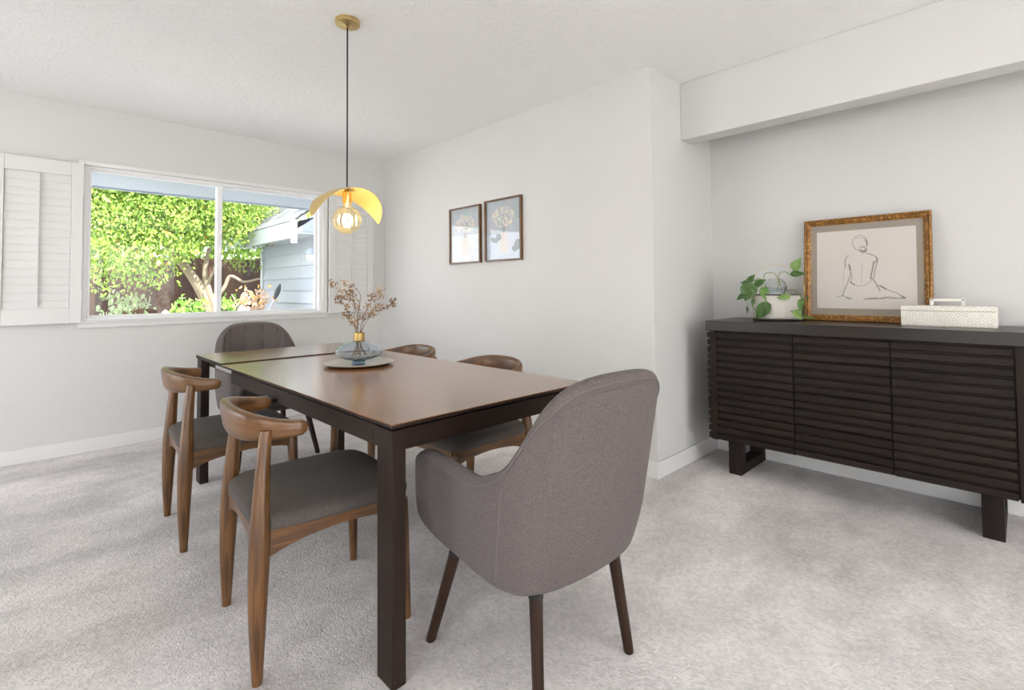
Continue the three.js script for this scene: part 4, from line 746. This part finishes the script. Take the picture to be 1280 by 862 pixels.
// eave of this house above the window
struct('eave', [box(-4, 5.2, 2.115, 2.14, -5.92, ZW - 0.14), box(-4, 5.2, 2.10, 2.30, -5.95, -5.92), box(-4, 5.2, 2.05, 2.115, ZW - 0.22, ZW - 0.14)], std({ color: lin(0.40, 0.44, 0.49), roughness: 0.7 }), 'pale blue grey roof eave seen through the window');
{ const g = new THREE.BoxGeometry(12, 0.06, 6.2); g.rotateX(rad(-14)); g.translate(0.9, 3.08, -3.0); struct('roof', boxUV(g), std({ color: lin(0.12, 0.12, 0.12), roughness: 0.9 }), 'unseen dark roof slab of this house, shading the ground outside the window'); }  // unseen roof slab, placed to shade the strip of ground by the wall
{ // neighbouring garage wing: lap siding, corner board, eave, shingles
  const GX = 3.2, FX = 2.8, ZC = -10.0, ZN = -5.0;
  const g = thing('garage', 'pale blue lap sided garage with shingle roof outside the window', 'building', [GX, GY, ZC]);
  const S = (x0, x1, y0, y1, z0, z1, r = 0.004) => rbox(x0 - GX, x1 - GX, y0 - GY, y1 - GY, z0 - ZC, z1 - ZC, r);
  const sid = [0, 1, 2].map((k) => std({ color: lin(0.39 + 0.02 * k, 0.42 + 0.02 * k, 0.48 + 0.02 * k), roughness: 0.6 })), wht = std({ color: lin(0.50, 0.53, 0.57), roughness: 0.55 });
  mesh('wall', S(GX + 0.03, GX + 0.15, GY, 2.3, ZC + 0.02, ZN), sid[0], g);
  mesh('wall', S(GX + 0.15, GX + 5, GY, 2.3, ZC + 0.02, ZC + 0.15), sid[0], g);
  const y0 = 0.0, pitch = 0.202; const sh = new THREE.Shape(); sh.moveTo(0.03, 0); sh.lineTo(0.0, 0); sh.lineTo(0.0, 0.01); sh.lineTo(0.022, pitch); sh.lineTo(0.03, pitch); sh.closePath();
  const board = new THREE.ExtrudeGeometry(sh, { depth: ZN - ZC - 0.1, bevelEnabled: false }); boxUV(board);
  for (let i = 0; i < 11; i++) { const m = mesh('siding_board', board, sid[i % 3], g); m.position.set(0, y0 + i * pitch - GY - 0.06, 0.1); }
  mesh('corner_board', S(GX - 0.02, GX + 0.06, GY, 2.1, ZC - 0.01, ZC + 0.10), wht, g);
  mesh('fascia', S(FX - 0.02, FX + 0.02, 1.93, 2.18, -10.75, -7.42), wht, g);
  mesh('end_board', S(FX - 0.03, FX + 0.05, 1.84, 2.18, -7.44, -7.39), wht, g);
  mesh('soffit', S(FX + 0.02, GX + 0.1, 1.99, 2.02, -10.72, -7.42), std({ color: lin(0.5, 0.54, 0.58), roughness: 0.7 }), g);
  mesh('gutter_board', S(FX - 0.035, FX - 0.02, 1.915, 1.955, -10.75, -7.42), wht, g);
  // roof slopes up away from the fascia, shingle courses as separate strips
  const shM = [0.10, 0.14, 0.18].map((v) => std({ color: lin(v, v * 1.02, v * 1.06), roughness: 0.95 }));
  const slope = rad(37), r2 = rng(4);
  for (let k = 0; k < 12; k++) { let z = -10.8; let q = 0; while (z < -7.45) { const w = 0.28 + 0.14 * r2(), zz = Math.min(-7.40, z + w), b = new THREE.BoxGeometry(0.20, 0.018, zz - z - 0.012); b.rotateZ(slope + 0.06); b.translate(FX - 0.03 + 0.08 + k * 0.15 * Math.cos(slope) - GX, 2.20 + (k * 0.15 + 0.05) * Math.sin(slope) - GY, (z + zz) / 2 - ZC); mesh('shingle', boxUV(b), shM[Math.floor(r2() * 3)], g); z = zz; q++; } }
  mesh('roof_deck', (() => { const b = new THREE.BoxGeometry(4, 0.03, 3.35); b.rotateZ(slope); b.translate(FX + 2 * Math.cos(slope) - GX, 2.165 + 2 * Math.sin(slope) - GY, -9.10 - ZC); return boxUV(b); })(), shM[0], g);
  // rake at the near end: wall rises to the roof
  mesh('gable_wall', (() => { const s2 = new THREE.Shape(); s2.moveTo(0, 0); s2.lineTo(4, 0); s2.lineTo(4, 2.95); s2.closePath(); const e = new THREE.ExtrudeGeometry(s2, { depth: 0.05, bevelEnabled: false }); e.translate(FX + 0.02 - GX, 2.02 - GY, -7.46 - ZC); return boxUV(e); })(), sid[0], g);
  mesh('upper_wall', S(GX + 0.02, GX + 0.15, 2.0, 3.4, -7.42, ZN), std({ color: lin(0.42, 0.46, 0.50), roughness: 0.7 }), g);
  const lp = at(392, 318, 'x', GX - 0.06), gl = thing('wall_light', 'small round grey outdoor lamp on the garage siding', 'lamp', [GX, lp.y, lp.z]);
  const L = (pts) => new THREE.LatheGeometry(pts.map(([a, b]) => new THREE.Vector2(a, b)), 24);
  const greyM = std({ color: lin(0.28, 0.31, 0.34), roughness: 0.5 });
  const plate = L([[0.0001, 0], [0.06, 0], [0.055, 0.025], [0.0001, 0.03]]); plate.rotateZ(Math.PI / 2); mesh('mount', plate, greyM, gl);
  const hood = L([[0.035, 0.09], [0.075, 0.06], [0.09, 0.0], [0.085, 0.0], [0.07, 0.055], [0.0001, 0.085]]); hood.translate(-0.10, 0.0, 0); mesh('hood', hood, greyM, gl);
  const lens = new THREE.SphereGeometry(0.07, 20, 14); lens.translate(-0.10, -0.03, 0); mesh('globe', lens, phys({ color: lin(0.85, 0.87, 0.88), roughness: 0.25 }), gl);
}
{ // plank fence
  const f = thing('garden_fence', 'weathered brown plank fence behind the garden tree', 'fence', [1.5, GY, -11.2]);
  const pm = [[0.085, 0.045, 0.032], [0.115, 0.062, 0.042], [0.06, 0.033, 0.026], [0.14, 0.10, 0.08]].map((c) => std({ color: lin(...c), roughness: 0.95, bumpMap: wallBump, bumpScale: 0.002 }));
  const pg = boxUV(new RoundedBoxGeometry(0.185, 1.95, 0.022, 1, 0.004), 'y'), r = rng(12);
  for (let i = 0; i < 36; i++) { const m = mesh('plank', pg, pm[Math.floor(r() * 3.3)], f); m.position.set(-3.4 + i * 0.18, 0.975, (i % 2 ? 0.012 : -0.012)); m.rotation.z = (r() - 0.5) * 0.006; }
  for (const y of [0.35, 1.65]) mesh('fence_rail', rbox(-3.7, 3.3, y, y + 0.09, -0.065, -0.022, 0.003), pm[0], f);
  for (const x of [-2.6, -0.3, 2.0]) mesh('post', rbox(x, x + 0.1, 0, 2.0, -0.165, -0.066, 0.004), pm[3], f);
}
// leaves: one folded leaf, set many times over a crown of twig clusters
const leafGeo = (() => { const g = new THREE.BufferGeometry(); const P = [0, 0, 0, 0.030, 0.045, 0.008, 0, 0.05, -0.006, -0.030, 0.045, 0.008, 0.018, 0.085, 0.0, 0, 0.12, -0.02, -0.018, 0.085, 0.0]; g.setAttribute('position', new THREE.Float32BufferAttribute(P, 3)); g.setIndex([0, 1, 2, 0, 2, 3, 2, 1, 4, 2, 4, 5, 2, 5, 6, 2, 6, 3]); g.setAttribute('uv', new THREE.Float32BufferAttribute(new Array(14).fill(0), 2)); g.computeVertexNormals(); return g; })();
function foliage(name, parent, blobs, n, seed, mat, size, tint) {
  const im = new THREE.InstancedMesh(leafGeo, mat, n), r = rng(seed), m = new THREE.Matrix4(), qn = new THREE.Quaternion(), e = new THREE.Euler(), col = new THREE.Color();
  const vol = blobs.map((b) => b[3] * b[4] * b[5]), tot = vol.reduce((a, b) => a + b, 0); let i = 0;
  blobs.forEach((b, bi) => { const k = bi === blobs.length - 1 ? n - i : Math.floor(n * vol[bi] / tot); let clus = null;
    for (let j = 0; j < k; j++, i++) {
      if (j % 14 === 0 || !clus) { const a = r() * 6.283, c = 2 * r() - 1, s = Math.sqrt(1 - c * c), q = Math.pow(r(), 0.5); clus = V(b[0] + b[3] * q * s * Math.cos(a), b[1] + b[4] * q * c, b[2] + b[5] * q * s * Math.sin(a)); clus.t = r(); }
      const p = V(clus.x + (r() - 0.5) * 0.34, clus.y + (r() - 0.5) * 0.26, clus.z + (r() - 0.5) * 0.34), sc = size * (0.7 + 0.7 * r());
      e.set(-0.5 + (r() - 0.5) * 2.2, r() * 6.283, Math.PI + (r() - 0.5) * 2.2); qn.setFromEuler(e); m.compose(p, qn, V(sc, sc, sc)); im.setMatrixAt(i, m);
      const t = 0.6 * clus.t + 0.4 * r(); im.setColorAt(i, col.setRGB(...tint(t, r())));
    } });
  im.name = name; im.userData.kind = 'stuff'; parent.add(im); return im;
}
const leafM = phys({ color: 0xffffff, roughness: 0.7, transmission: 0.32, thickness: 0, side: THREE.DoubleSide });
const brightLeaf = (t, r) => r > 0.985 ? [0.75, 0.34, 0.06] : [0.13 + 0.27 * t, 0.27 + 0.27 * t, 0.02 + 0.05 * t];
const barkM = std({ color: lin(0.30, 0.24, 0.17), roughness: 0.95, bumpMap: carpetBump, bumpScale: 0.01 });
{
  const t = thing('garden_tree', 'spreading tree with bright yellow green leaves and leaning pale trunks outside the window', 'tree', [2.15, GY, -9.3]);
  const P = (px, py, z) => at(px, py, 'z', z).sub(V(2.15, GY, -9.3));
  mesh('trunk', boxUV(tube([V(0.02, 0, 0), P(262, 392, -9.3), P(255, 370, -9.3), P(240, 345, -9.35), P(225, 325, -9.4), P(205, 300, -9.3)], 0.10, 40, 12, (k) => 1.25 - 0.75 * k), 'y'), barkM, t);
  mesh('trunk', boxUV(tube([V(0.12, 0, 0.05), P(268, 392, -9.25), P(262, 368, -9.25), P(256, 340, -9.3), P(262, 310, -9.3)], 0.065, 36, 10, (k) => 1.2 - 0.7 * k), 'y'), barkM, t);
  mesh('branch', boxUV(tube([P(264, 380, -9.25), P(280, 360, -9.2), P(288, 345, -9.2), P(305, 352, -9.1), P(325, 348, -9.0)], 0.035, 30, 8, (k) => 1.1 - 0.6 * k), 'y'), barkM, t);
  mesh('branch', boxUV(tube([P(258, 360, -9.3), P(264, 345, -9.2), P(275, 325, -9.2)], 0.03, 20, 8, (k) => 1.1 - 0.6 * k), 'y'), barkM, t);
  const B = (px, py, z, a, b, c) => { const p = P(px, py, z); return [p.x, p.y, p.z, a, b, c]; };
  foliage('crown', t, [B(150, 310, -8.8, 0.75, 0.62, 0.7), B(190, 290, -8.9, 0.7, 0.62, 0.7), B(262, 282, -9.3, 0.7, 0.42, 0.7), B(292, 285, -9.6, 0.55, 0.5, 0.55), B(130, 260, -9.0, 0.9, 0.7, 0.8), B(190, 240, -9.2, 1.0, 0.8, 0.9), B(260, 240, -9.4, 1.0, 0.8, 0.9), B(318, 248, -9.9, 0.6, 0.7, 0.6), B(303, 326, -9.9, 0.30, 0.2, 0.3), B(200, 180, -9.4, 1.6, 0.9, 1.2), B(300, 190, -9.8, 1.0, 0.9, 0.9), B(100, 200, -9.2, 1.2, 0.9, 1.0), B(130, 336, -8.8, 0.30, 0.16, 0.3)], 56000, 77, leafM, 0.5, brightLeaf);
}
{
  const t = thing('background_tree', 'dense darker green tree beyond the plank fence', 'tree', [1.6, GY, -13.5]);
  mesh('trunk', boxUV(tube([V(0, 0, 0), V(0.1, 1.2, 0), V(0, 2.6, 0.1)], 0.14, 20, 10, (k) => 1.2 - 0.5 * k), 'y'), barkM, t);
  foliage('crown', t, [[0, 3.0, 0, 3.4, 1.9, 1.2], [-1.8, 3.6, 0, 2.2, 1.6, 1.1], [1.9, 3.5, 0.2, 2.0, 1.8, 1.1], [0, 1.9, 0.6, 3.4, 0.6, 0.8]], 12000, 31, leafM, 1.35, (a, r) => [0.13 + 0.2 * a, 0.25 + 0.22 * a, 0.03 + 0.04 * a]);
}
// low planting in front of the fence
function shrub(name, label, px, py, z, a, b, n, seed, tint, size = 0.8) {
  const p = at(px, py, 'z', z), t = thing(name, label, 'shrub', [p.x, GY, z]);
  mesh('stem', tube([V(0, 0, 0), V(0.02, (p.y - GY) * 0.5, 0.01), V(0, p.y - GY, 0)], 0.014, 12, 6), barkM, t);
  foliage('foliage', t, [[0, p.y - GY, 0, a, b, a], [0, (p.y - GY) * 0.6, 0, a * 0.9, (p.y - GY) * 0.3, a * 0.9]], n, seed, leafM, size, tint); return t;
}
shrub('leafy_shrub', 'upright green shrub in front of the tree trunk by the fence', 235, 384, -8.4, 0.13, 0.13, 420, 3, (t) => [0.14 + 0.2 * t, 0.34 + 0.25 * t, 0.05]);
shrub('leafy_shrub', 'low bright green shrub beside the garage corner', 291, 382, -8.6, 0.20, 0.10, 420, 5, (t) => [0.16 + 0.2 * t, 0.38 + 0.25 * t, 0.06]);
shrub('leafy_shrub', 'wispy grey green shrub at the fence under the left of the tree', 153, 378, -9.2, 0.22, 0.24, 260, 8, (t) => [0.26 + 0.1 * t, 0.34 + 0.1 * t, 0.20]);
shrub('dried_shrub', 'blond dried ornamental shrub with orange flecks against the garage corner', 318, 374, -8.3, 0.24, 0.15, 620, 9, (t, r) => r > 0.8 ? [0.80, 0.45, 0.10] : [0.66 + 0.1 * t, 0.46 + 0.1 * t, 0.32 + 0.1 * t], 0.65);
{ // boulders / pale flower mounds along the bed
  const bm = std({ color: lin(0.55, 0.47, 0.42), roughness: 1, bumpMap: carpetBump, bumpScale: 0.01 });
  for (const [px, py, z, r, label] of [[206, 392, -8.3, 0.11, 'rounded pale boulder in the bed near the tree trunk'], [303, 386, -8.0, 0.12, 'rounded pale boulder beside the dried shrub']]) {
    const p = at(px, py, 'z', z), g = new THREE.IcosahedronGeometry(1, 3), q = g.attributes.position, h = (p.y - GY) / 2 + 0.02;
    for (let i = 0; i < q.count; i++) { const v = V().fromBufferAttribute(q, i), k = 1 + 0.12 * Math.sin(v.x * 5 + r * 40) * Math.cos(v.y * 4 + v.z * 3); q.setXYZ(i, v.x * k * r * 1.5, v.y * k * h + h, v.z * k * r * 1.3); }
    g.computeVertexNormals(); const m = mesh('boulder', boxUV(g), bm); m.position.set(p.x, GY - 0.02, z); tag(m, label, 'rock');
  }
}
{ // dark leaf-shaped metal garden stake by the siding
  const b = at(337, 386, 'z', -7.9), tp = at(350, 356, 'z', -7.9), m0 = at(343, 374, 'z', -7.9);
  const s = thing('garden_stake', 'dark leaf shaped metal garden stake in front of the garage siding', 'garden ornament', [b.x, GY, b.z]);
  const O = V(b.x, GY, b.z);
  mesh('rod', tube([V(0, 0, 0), b.clone().sub(O), m0.clone().sub(O)], 0.010, 16, 6), M.steel, s);
  const d = tp.clone().sub(m0), L = d.length(), blade = grid(16, 12, (u, v) => { const a = u * Math.PI * 2, w = 0.040 * Math.pow(Math.sin(Math.PI * Math.min(0.999, v * 0.96 + 0.02)), 0.7); return V(Math.cos(a) * w, v * L * 1.15 - 0.06 * L, Math.sin(a) * w * 0.3); });
  blade.applyQuaternion(new THREE.Quaternion().setFromUnitVectors(V(0, 1, 0), d.clone().normalize())); const r = m0.clone().sub(O); blade.translate(r.x, r.y, r.z);
  mesh('blade', blade, std({ color: lin(0.06, 0.06, 0.06), roughness: 0.5 }), s);
}

scene.traverse((o) => { if (o.isMesh) { o.castShadow = true; o.receiveShadow = true; } });
renderer.render(scene, camera);
